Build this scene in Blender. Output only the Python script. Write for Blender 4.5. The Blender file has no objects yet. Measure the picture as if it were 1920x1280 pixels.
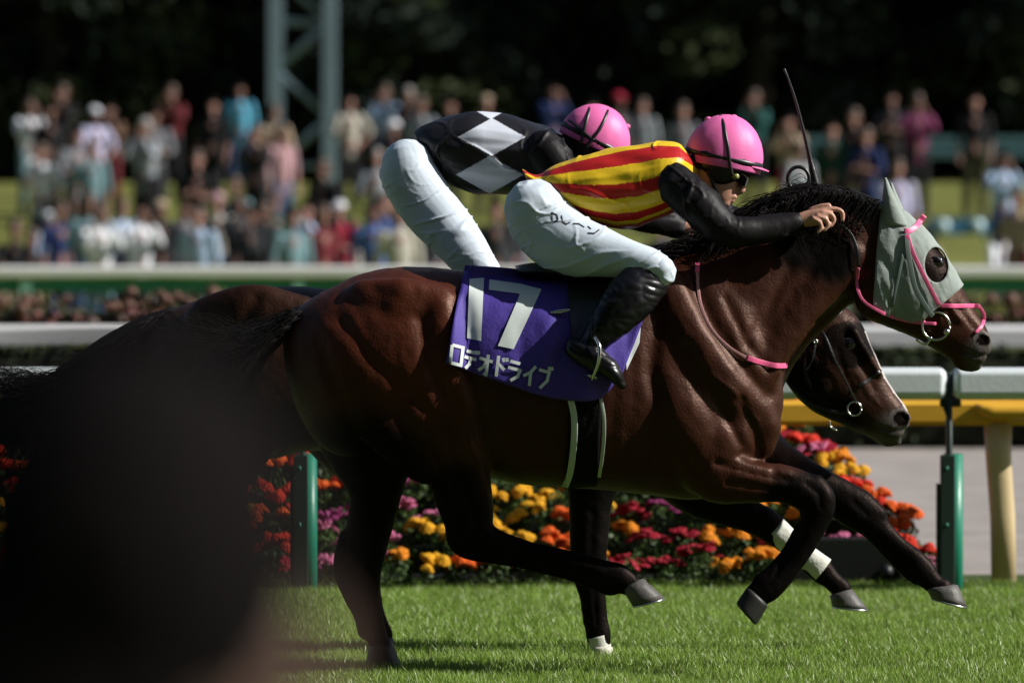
import bpy, bmesh, math, random
import numpy as np
from mathutils import Vector, Matrix, noise
from mathutils.bvhtree import BVHTree

random.seed(7); np.random.seed(7)
S = bpy.context.scene
COL = S.collection

# ------------------------------------------------------------------ camera, sky, sun, exposure
F, CD, HC, YH = 10800.0, 20.0, 1.556, 430.0       # focal length in photo pixels, camera distance, eye height, horizon row
cd = bpy.data.cameras.new('camera'); cam = bpy.data.objects.new('camera', cd); COL.objects.link(cam)
cam.location = (0, -CD, HC); cam.rotation_euler = (math.radians(90), 0, 0)
cd.sensor_width = 36; cd.lens = F/1920*36; cd.shift_y = -(640-YH)/1920
cd.clip_start = 0.5; cd.clip_end = 2000
cd.dof.use_dof = True; cd.dof.focus_distance = CD-0.1; cd.dof.aperture_fstop = 3.0
S.camera = cam
SUN_EL, SUN_AZ = math.radians(36), math.radians(-9)      # azimuth: from +x (right) turned away from the camera
sd = Vector((math.cos(SUN_EL)*math.cos(SUN_AZ), math.cos(SUN_EL)*math.sin(SUN_AZ), math.sin(SUN_EL)))
W = bpy.data.worlds.new('World'); S.world = W; W.use_nodes = True
nt = W.node_tree; bg = nt.nodes['Background']
sky = nt.nodes.new('ShaderNodeTexSky'); sky.sky_type = 'NISHITA'; sky.sun_disc = False
sky.sun_elevation = SUN_EL; sky.sun_rotation = math.atan2(sd.x, sd.y)
nt.links.new(sky.outputs[0], bg.inputs[0]); bg.inputs[1].default_value = 0.05
sl = bpy.data.lights.new('sun', 'SUN'); sl.energy = 5.0; sl.angle = math.radians(0.5); sl.color = (1, .96, .90)
so = bpy.data.objects.new('sun', sl); COL.objects.link(so); so.rotation_euler = sd.to_track_quat('Z', 'Y').to_euler()
S.view_settings.view_transform = 'Standard'; S.view_settings.look = 'None'; S.view_settings.exposure = 0.4; S.view_settings.gamma = 1

# ------------------------------------------------------------------ helpers
def P(px, py, Y=0.0):
    s = F/(Y+CD)
    return Vector(((px-960)/s, Y, HC-(py-YH)/s))
def m2p(co, n=None):
    s = F/(co.y+CD); return (co.x*s+960, (HC-co.z)*s+YH)
def sc(Y): return F/(Y+CD)

MATS = {}
def mat(name, col=(.5,.5,.5), rough=.6, spec=.5, bump=0., bscale=40., var=0., vscale=6., metal=0., attr=False, sheen=0., coat=0., trans=0., bstretch=None):
    if name in MATS: return MATS[name]
    m = bpy.data.materials.new(name); m.use_nodes = True; t = m.node_tree
    b = t.nodes['Principled BSDF']; b.inputs['Base Color'].default_value = (*col, 1)
    b.inputs['Roughness'].default_value = rough; b.inputs['Specular IOR Level'].default_value = spec
    b.inputs['Metallic'].default_value = metal
    if sheen: b.inputs['Sheen Weight'].default_value = sheen
    if coat: b.inputs['Coat Weight'].default_value = coat; b.inputs['Coat Roughness'].default_value = .25
    tc = t.nodes.new('ShaderNodeTexCoord')
    src = None
    if attr:
        a = t.nodes.new('ShaderNodeAttribute'); a.attribute_name = 'Col'; src = a.outputs['Color']
    if var:
        n = t.nodes.new('ShaderNodeTexNoise'); n.inputs['Scale'].default_value = vscale; n.inputs['Detail'].default_value = 6
        t.links.new(tc.outputs['Object'], n.inputs['Vector'])
        r = t.nodes.new('ShaderNodeMapRange'); r.inputs[1].default_value = .3; r.inputs[2].default_value = .7
        r.inputs[3].default_value = 1-var; r.inputs[4].default_value = 1+var
        t.links.new(n.outputs['Fac'], r.inputs[0])
        mx = t.nodes.new('ShaderNodeVectorMath'); mx.operation = 'SCALE'
        if src: t.links.new(src, mx.inputs[0])
        else: mx.inputs[0].default_value = col
        t.links.new(r.outputs[0], mx.inputs['Scale']); src = mx.outputs[0]
    if src: t.links.new(src, b.inputs['Base Color'])
    if bump:
        n = t.nodes.new('ShaderNodeTexNoise'); n.inputs['Scale'].default_value = bscale; n.inputs['Detail'].default_value = 4
        if bstretch:
            mp = t.nodes.new('ShaderNodeMapping'); mp.inputs['Scale'].default_value = bstretch
            t.links.new(tc.outputs['Object'], mp.inputs[0]); t.links.new(mp.outputs[0], n.inputs['Vector'])
        else: t.links.new(tc.outputs['Object'], n.inputs['Vector'])
        bp = t.nodes.new('ShaderNodeBump'); bp.inputs['Strength'].default_value = bump; bp.inputs['Distance'].default_value = .01
        t.links.new(n.outputs['Fac'], bp.inputs['Height']); t.links.new(bp.outputs[0], b.inputs['Normal'])
    if trans:
        tr = t.nodes.new('ShaderNodeBsdfTranslucent'); ms = t.nodes.new('ShaderNodeMixShader'); ms.inputs[0].default_value = trans
        if src: t.links.new(src, tr.inputs[0])
        else: tr.inputs[0].default_value = (*col, 1)
        t.links.new(b.outputs[0], ms.inputs[1]); t.links.new(tr.outputs[0], ms.inputs[2])
        t.links.new(ms.outputs[0], t.nodes['Material Output'].inputs[0])
    MATS[name] = m; return m

def tag(o, label=None, cat=None, group=None, kind=None):
    if label: o['label'] = label
    if cat: o['category'] = cat
    if group: o['group'] = group
    if kind: o['kind'] = kind
    return o
def empty(name, loc, label=None, cat=None, group=None):
    o = bpy.data.objects.new(name, None); o.location = loc; o.empty_display_size = .2; COL.objects.link(o)
    return tag(o, label, cat, group)

def cr(a, sub):
    """Catmull-Rom resample of an (n,k) array"""
    a = np.array(a, float); n = len(a)
    if n < 3 or sub < 2:
        return a
    p = np.vstack([2*a[0]-a[1], a, 2*a[-1]-a[-2]]); out = []
    for i in range(n-1):
        p0, p1, p2, p3 = p[i:i+4]
        for k in range(sub):
            t = k/sub
            out.append(.5*((2*p1)+(-p0+p2)*t+(2*p0-5*p1+4*p2-p3)*t*t+(-p0+3*p1-3*p2+p3)*t**3))
    out.append(a[-1]); return np.array(out)

class MB:
    def __init__(s): s.v = []; s.f = []; s.mi = []
    def add(s, vs, fs, mi=0):
        o = len(s.v); s.v += [tuple(x) for x in vs]; s.f += [tuple(i+o for i in f) for f in fs]; s.mi += [mi]*len(fs)
    def rings(s, C, U, V, seg=20, cap=True, ex=2.0, mi=0):
        n = len(C); vs = []; fs = []
        for i in range(n):
            for k in range(seg):
                a = 2*math.pi*k/seg; c, d = math.cos(a), math.sin(a)
                if ex != 2.0:
                    c = math.copysign(abs(c)**(2/ex), c); d = math.copysign(abs(d)**(2/ex), d)
                vs.append(Vector(C[i])+Vector(U[i])*c+Vector(V[i])*d)
        for i in range(n-1):
            for k in range(seg):
                k2 = (k+1) % seg
                fs.append((i*seg+k, i*seg+k2, (i+1)*seg+k2, (i+1)*seg+k))
        if cap:
            vs.append(Vector(C[0])); vs.append(Vector(C[-1])); a, b = len(vs)-2, len(vs)-1
            for k in range(seg):
                k2 = (k+1) % seg
                fs.append((a, k2, k)); fs.append((b, (n-1)*seg+k, (n-1)*seg+k2))
        s.add(vs, fs, mi); return s
    def lc(s, st, Y=0., sub=4, seg=20, rnd=True, ex=2.0, mi=0):
        """limb: stations (px,py,half_width_px,half_depth_m[,dy])"""
        a = [tuple(x)+(0,)*(5-len(x)) for x in st]; a = cr(a, sub)
        C = [P(x[0], x[1], Y+x[4]) for x in a]; hw = [x[2]/sc(Y) for x in a]; hd = [x[3] for x in a]
        return s.tube3(C, hw, hd, seg, rnd, ex, mi)
    def tube3(s, C, hw, hd, seg=12, rnd=True, ex=2.0, mi=0, side=Vector((0,1,0))):
        n = len(C); U = []; V = []; T = []
        for i in range(n):
            t = (C[min(i+1, n-1)]-C[max(i-1, 0)])
            if t.length < 1e-9: t = Vector((0,0,1))
            t.normalize(); T.append(t)
            u = t.cross(side)
            if u.length < 1e-3: u = t.cross(Vector((1,0,.2)))
            u.normalize(); v = u.cross(t).normalized()
            U.append(u*hw[i]); V.append(v*hd[i])
        if rnd:
            C = list(C)
            pre = []; post = []
            for f, r in ((.98,.25),(.8,.62),(.45,.9)):
                pre.append((C[0]-T[0]*hw[0]*f, U[0]*r, V[0]*r)); post.append((C[-1]+T[-1]*hw[-1]*f, U[-1]*r, V[-1]*r))
            post = post[::-1]
            C = [x[0] for x in pre]+C+[x[0] for x in post]
            U = [x[1] for x in pre]+U+[x[1] for x in post]; V = [x[2] for x in pre]+V+[x[2] for x in post]
        return s.rings(C, U, V, seg, True, ex, mi)
    def lp(s, pr, Y=0., sub=4, seg=28, ex=2.0, mi=0):
        """slices: pairs (tx,ty,bx,by,half_depth_m[,dy])"""
        a = [tuple(x)+(0,)*(6-len(x)) for x in pr]; a = cr(a, sub); C = []; U = []; V = []
        for x in a:
            T = P(x[0], x[1], Y+x[5]); B = P(x[2], x[3], Y+x[5]); C.append((T+B)/2); U.append((T-B)/2); V.append(Vector((0, max(x[4], .004), 0)))
        return s.rings(C, U, V, seg, True, ex, mi)
    def ell(s, c, r, rot=None, seg=16, rg=10, mi=0):
        vs = []; fs = []; M = rot if rot else Matrix.Identity(3); c = Vector(c)
        for i in range(1, rg):
            t = math.pi*i/rg
            for k in range(seg):
                a = 2*math.pi*k/seg
                vs.append(c+M@Vector((r[0]*math.sin(t)*math.cos(a), r[1]*math.sin(t)*math.sin(a), r[2]*math.cos(t))))
        for i in range(rg-2):
            for k in range(seg):
                k2 = (k+1) % seg; fs.append((i*seg+k, (i+1)*seg+k, (i+1)*seg+k2, i*seg+k2))
        vs.append(c+M@Vector((0,0,r[2]))); vs.append(c-M@Vector((0,0,r[2]))); a, b = len(vs)-2, len(vs)-1
        for k in range(seg):
            k2 = (k+1) % seg; fs.append((a, k, k2)); fs.append((b, (rg-2)*seg+k2, (rg-2)*seg+k))
        s.add(vs, fs, mi); return s
    def box(s, x0, x1, y0, y1, z0, z1, bev=0., mi=0):
        if bev <= 0:
            vs = [(x,y,z) for x in (x0,x1) for y in (y0,y1) for z in (z0,z1)]
            fs = [(0,1,3,2),(4,6,7,5),(0,4,5,1),(2,3,7,6),(0,2,6,4),(1,5,7,3)]
            s.add(vs, fs, mi); return s
        # chamfered profile in y-z, extruded in x with chamfered ends
        b = bev; prof = [(y0+b,z0),(y1-b,z0),(y1,z0+b),(y1,z1-b),(y1-b,z1),(y0+b,z1),(y0,z1-b),(y0,z0+b)]
        cy, cz = (y0+y1)/2, (z0+z1)/2; vs = []; n = 8
        for xx, k in ((x0, 1), (x0+b, 0), (x1-b, 0), (x1, 1)):
            for y, z in prof:
                if k: y = cy+(y-cy)*(1-b/(y1-y0)*2); z = cz+(z-cz)*(1-b/(z1-z0)*2)
                vs.append((xx, y, z))
        fs = [tuple(range(n)), tuple(3*n+i for i in reversed(range(n)))]
        for r in range(3):
            for i in range(n):
                j = (i+1) % n; fs.append((r*n+i, (r+1)*n+i, (r+1)*n+j, r*n+j))
        s.add(vs, fs, mi); return s
    def bar(s, a, b, r, seg=8, mi=0, r2=None):
        a = Vector(a); b = Vector(b); r2 = r if r2 is None else r2
        return s.tube3([a, b], [r, r2], [r, r2], seg, False, 2.0, mi)
    def mesh(s, name):
        me = bpy.data.meshes.new(name); me.from_pydata(s.v, [], s.f)
        if any(s.mi): me.polygons.foreach_set('material_index', s.mi)
        me.update(); return me
    def build(s, name, mats, parent=None, smooth=True):
        me = s.mesh(name)
        bm = bmesh.new(); bm.from_mesh(me); bmesh.ops.recalc_face_normals(bm, faces=bm.faces); bm.to_mesh(me); bm.free()
        return link(name, me, mats, parent, smooth)

def link(name, me, mats, parent=None, smooth=True):
    if not isinstance(mats, (list, tuple)): mats = [mats]
    for m in mats: me.materials.append(m)
    if smooth: me.polygons.foreach_set('use_smooth', [True]*len(me.polygons))
    o = bpy.data.objects.new(name, me); COL.objects.link(o)
    if parent:
        o.parent = parent
        inv = Vector((0,0,0)); p = parent
        while p: inv += p.location; p = p.parent
        o.location = -inv          # meshes are written in world coordinates
    return o

def union_mesh(mb, voxel, smooth=3, fac=.5):
    me = mb.mesh('tmp'); o = bpy.data.objects.new('tmp', me); COL.objects.link(o)
    r = o.modifiers.new('r', 'REMESH'); r.mode = 'VOXEL'; r.voxel_size = voxel
    if smooth:
        m = o.modifiers.new('s', 'SMOOTH'); m.iterations = smooth; m.factor = fac
    dg = bpy.context.evaluated_depsgraph_get(); ev = o.evaluated_get(dg)
    out = bpy.data.meshes.new_from_object(ev)
    bpy.data.objects.remove(o); bpy.data.meshes.remove(me)
    out.materials.clear(); return out
def relax(me, wf, it=20, f=.5):
    n = len(me.vertices); co = np.empty(n*3); me.vertices.foreach_get('co', co); co = co.reshape(-1, 3)
    e = np.empty(len(me.edges)*2, np.int64); me.edges.foreach_get('vertices', e); a, b = e[::2], e[1::2]
    deg = np.bincount(a, minlength=n)+np.bincount(b, minlength=n); w = np.array([wf(Vector(c)) for c in co])[:, None]*f
    for _ in range(it):
        s_ = np.stack([np.bincount(a, co[b, k], n)+np.bincount(b, co[a, k], n) for k in range(3)], 1)/np.maximum(deg, 1)[:, None]
        co = co+(s_-co)*w
    me.vertices.foreach_set('co', co.ravel()); me.update()
def displace(me, fn):
    me.update(); nv = len(me.vertices)
    nn = [v.normal.copy() for v in me.vertices]
    for v, n in zip(me.vertices, nn): v.co += n*fn(v.co, n)
    me.update()
def colour(me, fn):
    a = me.color_attributes.new('Col', 'FLOAT_COLOR', 'POINT')
    buf = np.ones((len(me.vertices), 4), np.float32)
    for i, v in enumerate(me.vertices): buf[i, :3] = fn(v.co, v.normal)
    a.data.foreach_set('color', buf.ravel())
def bvh(me):
    return BVHTree.FromPolygons([v.co.copy() for v in me.vertices], [tuple(p.vertices) for p in me.polygons])
def sst(a, b, x):
    t = min(1, max(0, (x-a)/(b-a))); return t*t*(3-2*t)
def mixc(a, b, t): return tuple(a[i]*(1-t)+b[i]*t for i in range(3))
def seg_d(px, py, pl):
    """distance to polyline with radius [(x,y,r)..]: min(dist - r)"""
    best = 1e9
    for (x0,y0,r0),(x1,y1,r1) in zip(pl, pl[1:]):
        dx, dy = x1-x0, y1-y0; t = ((px-x0)*dx+(py-y0)*dy)/max(1e-6, dx*dx+dy*dy); t = min(1, max(0, t))
        d = math.hypot(px-x0-dx*t, py-y0-dy*t)-(r0+(r1-r0)*t)
        if d < best: best = d
    return best

def hitY(tree, px, py, Yref, off, default=None):
    """the point where the ray from the viewing side through (px,py) at depth Yref meets a surface, lifted off it"""
    p = P(px, py, Yref); o = Vector((p.x, -3, p.z)); h, n, i, d = tree.ray_cast(o, Vector((0, 1, 0)))
    if h is None:
        return Vector((p.x, default if default is not None else Yref, p.z)), None
    return Vector((p.x, h.y-off, p.z)), n
def strap(mb, tree, pts, Yref, hw_m, off=.003, sub=6, thick=.0016, dflt=None, mi=0):
    a = cr([tuple(p) for p in pts], sub); C = []; last = dflt
    for x in a:
        c, n = hitY(tree, x[0], x[1], Yref, off, last)
        if last is not None and abs(c.y-last) > .09: c.y = last+math.copysign(.03, c.y-last)
        last = c.y; C.append(c)
    ys = [c.y for c in C]
    for i in range(1, len(C)-1): C[i].y = min(ys[i], (ys[i-1]+ys[i+1])/2)
    mb.tube3(C, [hw_m]*len(C), [thick]*len(C), 12, False, 7.0, mi)
def patch(mb, tree, quad, Yref, off, nu=10, nv=8, dflt=None, mi=0):
    """quad: 4 px corners a b c d (a-b one side, d-c the other)"""
    a, b, c, d = [Vector(q) for q in quad]; vs = []; fs = []
    for i in range(nu+1):
        for j in range(nv+1):
            u, v = i/nu, j/nv; q = (a*(1-u)+b*u)*(1-v)+(d*(1-u)+c*u)*v
            p, n = hitY(tree, q.x, q.y, Yref, off, dflt); vs.append(p)
    for i in range(nu):
        for j in range(nv):
            k = i*(nv+1)+j; fs.append((k, k+1, k+nv+2, k+nv+1))
    mb.add(vs, fs, mi)

# ------------------------------------------------------------------ ground
def plane(name, x0, x1, y0, y1, z, m, nx=1, ny=1, zf=None, kind='structure'):
    vs = []; fs = []
    for j in range(ny+1):
        for i in range(nx+1):
            x = x0+(x1-x0)*i/nx; y = y0+(y1-y0)*j/ny; vs.append((x, y, (zf(x, y) if zf else z)))
    for j in range(ny):
        for i in range(nx):
            k = j*(nx+1)+i; fs.append((k, k+1, k+nx+2, k+nx+1))
    me = bpy.data.meshes.new(name); me.from_pydata(vs, [], fs); o = link(name, me, m, None, True)
    if kind: o['kind'] = kind
    return o
def g_bank(d):           # ground height of the spectators' bank, d = metres from the camera
    return 2.3*sst(68, 96, d)*.35+.65*2.3*min(1, max(0, (d-70)/22))
m_soil = mat('soil_under_turf', (.05,.075,.018), .9, .2, .4, 30, .35, 3)
m_dirt = mat('raked_dirt', (.30,.27,.25), .95, .15, .8, 8, .16, 2.0, bstretch=(.25,3,1))
m_turf2 = mat('far_turf', (.17,.21,.035), .95, .1, .5, 20, .2, .7)
m_bank = mat('bank_grass', (.135,.145,.038), .95, .1, .6, 12, .22, .45)
plane('ground', -700, 700, -60, 1200, -.12, mat('field_soil', (.09,.12,.035), .95, .1))
plane('turf', -30, 30, -22, 6.0, 0, m_soil)
plane('dirt_track', -60, 60, 6.0, 21.2, -.004, m_dirt)
plane('far_turf', -80, 80, 21.2, 48, .0, m_turf2)
plane('grass_bank', -80, 80, 48, 140, 0, m_bank, 20, 60, lambda x, y: g_bank(y+20)+.03)

def grass(name, x0, x1, y0, y1, dens, hmin, hmax, label):
    n = int((x1-x0)*(y1-y0)*dens); r = np.random.RandomState(5)
    x = r.uniform(x0, x1, n); y = r.uniform(y0, y1, n); h = r.uniform(hmin, hmax, n)
    clump = np.array([noise.noise(Vector((a*3, b*3, 0))) for a, b in zip(x, y)])
    h *= 1+.35*clump
    a = r.uniform(0, 2*np.pi, n); w = r.uniform(.0013, .0025, n); lean = r.uniform(.15, .75, n)*h; la = r.uniform(0, 2*np.pi, n)
    dx, dy = np.cos(a)*w, np.sin(a)*w; lx, ly = np.cos(la)*lean, np.sin(la)*lean
    V = np.zeros((n, 5, 3))
    V[:,0] = np.stack([x-dx, y-dy, 0*x], 1); V[:,1] = np.stack([x+dx, y+dy, 0*x], 1)
    V[:,2] = np.stack([x-dx*.8+lx*.35, y-dy*.8+ly*.35, h*.6], 1); V[:,3] = np.stack([x+dx*.8+lx*.35, y+dy*.8+ly*.35, h*.6], 1)
    V[:,4] = np.stack([x+lx, y+ly, h], 1)
    me = bpy.data.meshes.new(name); me.vertices.add(n*5); me.vertices.foreach_set('co', V.ravel())
    b = (np.arange(n)*5)[:, None]; L = np.concatenate([b+np.array([[0,1,3,2]]), b+np.array([[2,3,4]])], 1)
    me.loops.add(n*7); me.loops.foreach_set('vertex_index', L.ravel())
    me.polygons.add(n*2); st = (np.arange(n)*7)[:, None]+np.array([[0,4]]); me.polygons.foreach_set('loop_start', st.ravel())
    me.update(calc_edges=True)
    at = me.color_attributes.new('Col', 'FLOAT_COLOR', 'POINT'); c = np.ones((n, 5, 4))
    k = r.uniform(0, 1, n); dry = (r.uniform(0, 1, n) < .07)
    base = np.stack([.185+.08*k, .30+.09*k, .04+.03*k], 1)*(1+.22*clump)[:, None]; base[dry] = (.34,.36,.17)
    c[:,:,:3] = base[:, None, :]; at.data.foreach_set('color', c.astype(np.float32).ravel())
    return tag(link(name, me, mat('grass_blade', (.1,.2,.03), .42, .5, attr=True, trans=.35), None, False), label, 'grass', kind='stuff')
grass('turf_grass', -2.35, 2.35, -1.5, 5.0, 9500, .022, .055, 'short green turf grass under the galloping horses')
grass('turf_grass', -6.5, -2.35, -1.5, 5.0, 1500, .04, .09, 'short green turf grass left of the galloping horses')
grass('turf_grass', 2.35, 6.5, -1.5, 5.0, 1500, .04, .09, 'short green turf grass right of the galloping horses')

# the grandstand added unseen behind the camera keeps the sky off the near sides
m_conc = mat('stand_concrete', (.10,.10,.10), .9, .2, .2, 3, .2, .3); m_seat = mat('stand_seats', (.03,.05,.06), .7); m_roof = mat('stand_roof', (.08,.085,.09), .6)
gs = empty('sky_block_stand', (0, -45, 0), 'unseen tiered grandstand facing the course', 'sky_block_stand')
mb = MB()
for k in range(24): mb.box(-110, 70, -38-k*1.1-1.1, -38-k*1.1, 0, .6+k*.75+max(0, k-9)*.35)
mb.build('terrace', m_conc, gs, False)
mb = MB()
for k in range(0, 24): mb.box(-109, 69, -38-k*1.1-.9, -38-k*1.1-.45, .61+k*.75+max(0, k-9)*.35, 1.0+k*.75+max(0, k-9)*.35)
mb.build('seats', m_seat, gs, False)
mb = MB(); mb.box(-110, 70, -68, -64.6, 0, 33); mb.build('back_wall', m_conc, gs, False)
mb = MB(); mb.add([(-112,-69,33.2),(72,-69,33.2),(72,-36,36.5),(-112,-36,36.5),(-112,-69,34.2),(72,-69,34.2),(72,-36,37),(-112,-36,37)], [(0,1,2,3),(7,6,5,4),(0,4,5,1),(1,5,6,2),(2,6,7,3),(3,7,4,0)]); mb.build('roof', m_roof, gs, False)
for k in range(10):
    mb = MB(); x = -105+k*19; mb.box(x-.5, x+.5, -60, -59, 20, 33.9); mb.build('column', m_conc, gs, False)

# ------------------------------------------------------------------ rails
m_rail = mat('rail_white', (.68,.74,.76), .35, .5, .08, 60, .05, 3)
m_green = mat('post_green', (.012,.20,.125), .4, .5, .1, 30, .12, 4)
m_darkgreen = mat('post_dark', (.012,.028,.022), .5, .4)
m_yellow = mat('rail_yellow', (.66,.36,.03), .42, .5, .06, 30, .1, 3)
m_cream = mat('post_cream', (.56,.44,.25), .38, .5, .06, 30, .1, 3)
m_white2 = mat('far_rail_white', (.74,.74,.75), .5, .4, 0, 1, .05, 2)
m_brightgreen = mat('far_rail_green', (.03,.19,.13), .5, .4, 0, 1, .1, 2)

Y1 = 4.5; s1 = sc(Y1)
rail = empty('running_rail', (P(1780, 0, Y1).x, Y1, 0), 'near running rail with rounded white beam and green posts behind the horses', 'rail')
post_px = [1780+1212*k for k in range(-4, 4)]
zt, zb = P(0, 689, Y1).z, P(0, 747, Y1).z
for a, b in zip(post_px, post_px[1:]):
    mb = MB(); xa, xb = P(a+6, 0, Y1).x, P(b-6+5, 0, Y1).x
    mb.box(xa, xb-.012, Y1-.075, Y1+.075, zb, zt, .022); o = mb.build('rail_beam', m_rail, rail, False)
    bv = o.modifiers.new('b', 'BEVEL'); bv.width = .008; bv.segments = 2
for a in post_px:
    x = P(a+2, 0, Y1).x; mb = MB()
    mb.tube3([Vector((x-.006, Y1, zt-.02)), Vector((x-.006, Y1, .5)), Vector((x, Y1, .25))], [.013]*3, [.05]*3, 10, False, 4.0)
    mb.box(x-.045, x+.045, Y1-.03, Y1+.03, zb-.035, zb-.004, .006)
    mb.bar((x-.03, Y1-.04, zb-.03), (x+.01, Y1-.02, zb-.13), .008)
    p = mb.build('post', m_darkgreen, rail)
    mb = MB(); z0 = P(0, 850, Y1).z
    mb.tube3([Vector((x+.012, Y1, -.1)), Vector((x+.012, Y1, z0))], [.042]*2, [.045]*2, 20, False, 2.4)
    mb.build('post_sleeve', m_green, rail)
    mb = MB(); mb.box(x-.046, x+.016, Y1-.06, Y1-.02, -.1, z0-.004, .004); mb.box(x-.062, x-.047, Y1-.05, Y1-.01, -.1, z0-.125, .003); mb.build('post_shield', m_darkgreen, rail, False)
    mb = MB()
    for zz in (z0-.06, z0-.3): mb.bar((x-.02, Y1-.066, zz), (x-.02, Y1-.06, zz), .008)
    mb.build('bolts', m_green, rail)

Y2 = 5.25
yr = empty('yellow_rail', (P(1885, 0, Y2).x, Y2, 0), 'low yellow rail on cream posts just behind the near white rail', 'rail')
mb = MB(); zt2, zb2 = P(0, 750, Y2).z, P(0, 797, Y2).z
mb.box(P(1095, 0, Y2).x, 9, Y2-.05, Y2+.07, zb2, zt2, .02); mb.build('rail_beam', m_yellow, yr, False)
for a in (1885+1200*k for k in range(0, 4)):
    x = P(a, 0, Y2).x; mb = MB()
    mb.tube3([Vector((x-.005, Y2, .0-.05)), Vector((x-.012, Y2, .3)), Vector((x-.03, Y2, .55)), Vector((x-.032, Y2, zb2+.01))], [.055, .055, .056, .062], [.05, .05, .05, .05], 18, False, 2.3)
    mb.build('post', m_cream, yr)
    mb = MB(); z = P(0, 757, Y2).z
    C = [Vector((x-.14, Y2-.07, z-.004)), Vector((x-.11, Y2-.075, z-.02)), Vector((x-.06, Y2-.075, z-.032)), Vector((x+.12, Y2-.075, z-.032)), Vector((x+.3, Y2-.075, z-.03))]
    mb.tube3(C, [.006, .022, .034, .034, .034], [.02, .05, .05, .05, .05], 12, False, 3.0); mb.build('bracket', m_yellow, yr)

Ym = 21.9
r2 = empty('course_rail', (0, Ym, 0), 'white running rail beyond the dirt track in front of dark hedge', 'rail')
a, b = P(0, 610, Ym).z, P(0, 656, Ym).z
for k in range(-5, 5):
    mb = MB(); mb.box(k*5.2, k*5.2+5.18, Ym-.07, Ym+.07, b, a, .03); mb.build('rail_beam', m_white2, r2, False)
for k in range(-5, 5):
    mb = MB(); mb.tube3([Vector((k*5.2+1.9, Ym, 0)), Vector((k*5.2+1.9, Ym+.02, b+.02))], [.05]*2, [.05]*2, 12, False); mb.build('post', m_darkgreen, r2)
Yf = 35.
r3 = empty('far_rail', (0, Yf, 0), 'far white-topped rail with green board along the foot of the crowd', 'rail')
mb = MB(); mb.box(-22, 22, Yf-.08, Yf+.08, P(0, 520, Yf).z, P(0, 499, Yf).z, .02); mb.build('rail_beam', m_white2, r3, False)
mb = MB(); mb.box(-22, 22, Yf-.02, Yf+.03, P(0, 549, Yf).z, P(0, 521, Yf).z); mb.build('green_board', m_brightgreen, r3, False)
m_teal = mat('teal_paint', (.10,.20,.22), .5, .4, 0, 1, .1, 2)
m_palegreen = mat('pale_post', (.25,.5,.42), .5)
for k in range(-8, 9):
    x = P(560, 0, Yf).x+k*2.6; mb = MB(); mb.box(x-.05, x+.05, Yf-.06, Yf-.025, 0.06, P(0, 524, Yf).z); mb.build('post', m_palegreen, r3, False)

# ------------------------------------------------------------------ foliage
def leaf_cloud(n, center, rad, size, r, flat=.6, surf=False):
    """n leaf faces scattered through an ellipsoid with uneven outline -> verts, faces"""
    u = r.normal(size=(n, 3)); u /= np.linalg.norm(u, axis=1)[:, None]
    rr = r.uniform(.75 if surf else .35, 1.0, n)**.5
    p = u*rr[:, None]*np.array(rad)+np.array(center)
    a = r.normal(size=(n, 3)); a /= np.linalg.norm(a, axis=1)[:, None]
    b = np.cross(a, r.normal(size=(n, 3))); b /= np.linalg.norm(b, axis=1)[:, None]
    s = r.uniform(.6, 1.3, n)[:, None]*size
    q = np.stack([p-a*s, p+b*s*flat, p+a*s, p-b*s*flat], 1)
    return q.reshape(-1, 3)
def quads_mesh(name, V, mats, parent=None):
    n = len(V)//4; me = bpy.data.meshes.new(name); me.vertices.add(len(V)); me.vertices.foreach_set('co', V.ravel())
    me.loops.add(n*4); me.loops.foreach_set('vertex_index', np.arange(n*4)); me.polygons.add(n); me.polygons.foreach_set('loop_start', np.arange(n)*4)
    me.update(calc_edges=True); return link(name, me, mats, parent, False)
m_hedge = mat('hedge_leaf', (.020,.030,.012), .7, .2, 0, 1, .3, 2)
m_heath = mat('heath_leaf', (.055,.05,.022), .7, .2, 0, 1, .5, .8)
rs = np.random.RandomState(3)
def hedge(name, x0, x1, y, dep, h, lm, size, label, n):
    root = empty(name, (0, y, 0), label, 'hedge')
    mb = MB(); mb.box(x0, x1, y-dep*.3, y+dep*.35, 0, h*.85, .05); mb.build('branches', mat('hedge_core', (.012,.014,.008), .9, .1), root, False)
    p = np.stack([rs.uniform(x0, x1, n), y+dep*(rs.uniform(-.5, .5, n)), h*rs.uniform(0, 1, n)**.8], 1)
    a = rs.normal(size=(n, 3)); a /= np.linalg.norm(a, axis=1)[:, None]; b = np.cross(a, rs.normal(size=(n, 3))); b /= np.linalg.norm(b, axis=1)[:, None]
    s = rs.uniform(.6, 1.4, n)[:, None]*size
    quads_mesh('foliage', np.stack([p-a*s, p+b*s*.6, p+a*s, p-b*s*.6], 1).reshape(-1, 3), lm, root); return root
hedge('low_hedge', -16, 16, 21.2, .45, .72, m_hedge, .04, 'low dark clipped hedge beyond the dirt track below the white rail', 16000)
hh = hedge('flower_hedge', -18, 18, 23.2, .6, 1.08, m_heath, .04, 'brownish flowering hedge between the middle and far rails', 16000)
def scatter_blooms(root, x0, x1, y0, y1, z0, z1, n, col, name, size):
    p = np.stack([rs.uniform(x0, x1, n), rs.uniform(y0, y1, n), rs.uniform(z0, z1, n)], 1)
    mb = MB()
    for q in p: mb.ell(q, (size*rs.uniform(.6, 1.3),)*3, None, 6, 4)
    o = mb.build(name, mat(name+'_petals', col, .6), root); o['kind'] = 'stuff'
scatter_blooms(hh, -12, 12, 22.8, 23.3, .78, .94, 420, (.12,.034,.028), 'red_blooms', .05)
scatter_blooms(hh, -12, 12, 22.8, 23.3, .80, .96, 120, (.12,.075,.06), 'pale_blooms', .045)
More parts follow.
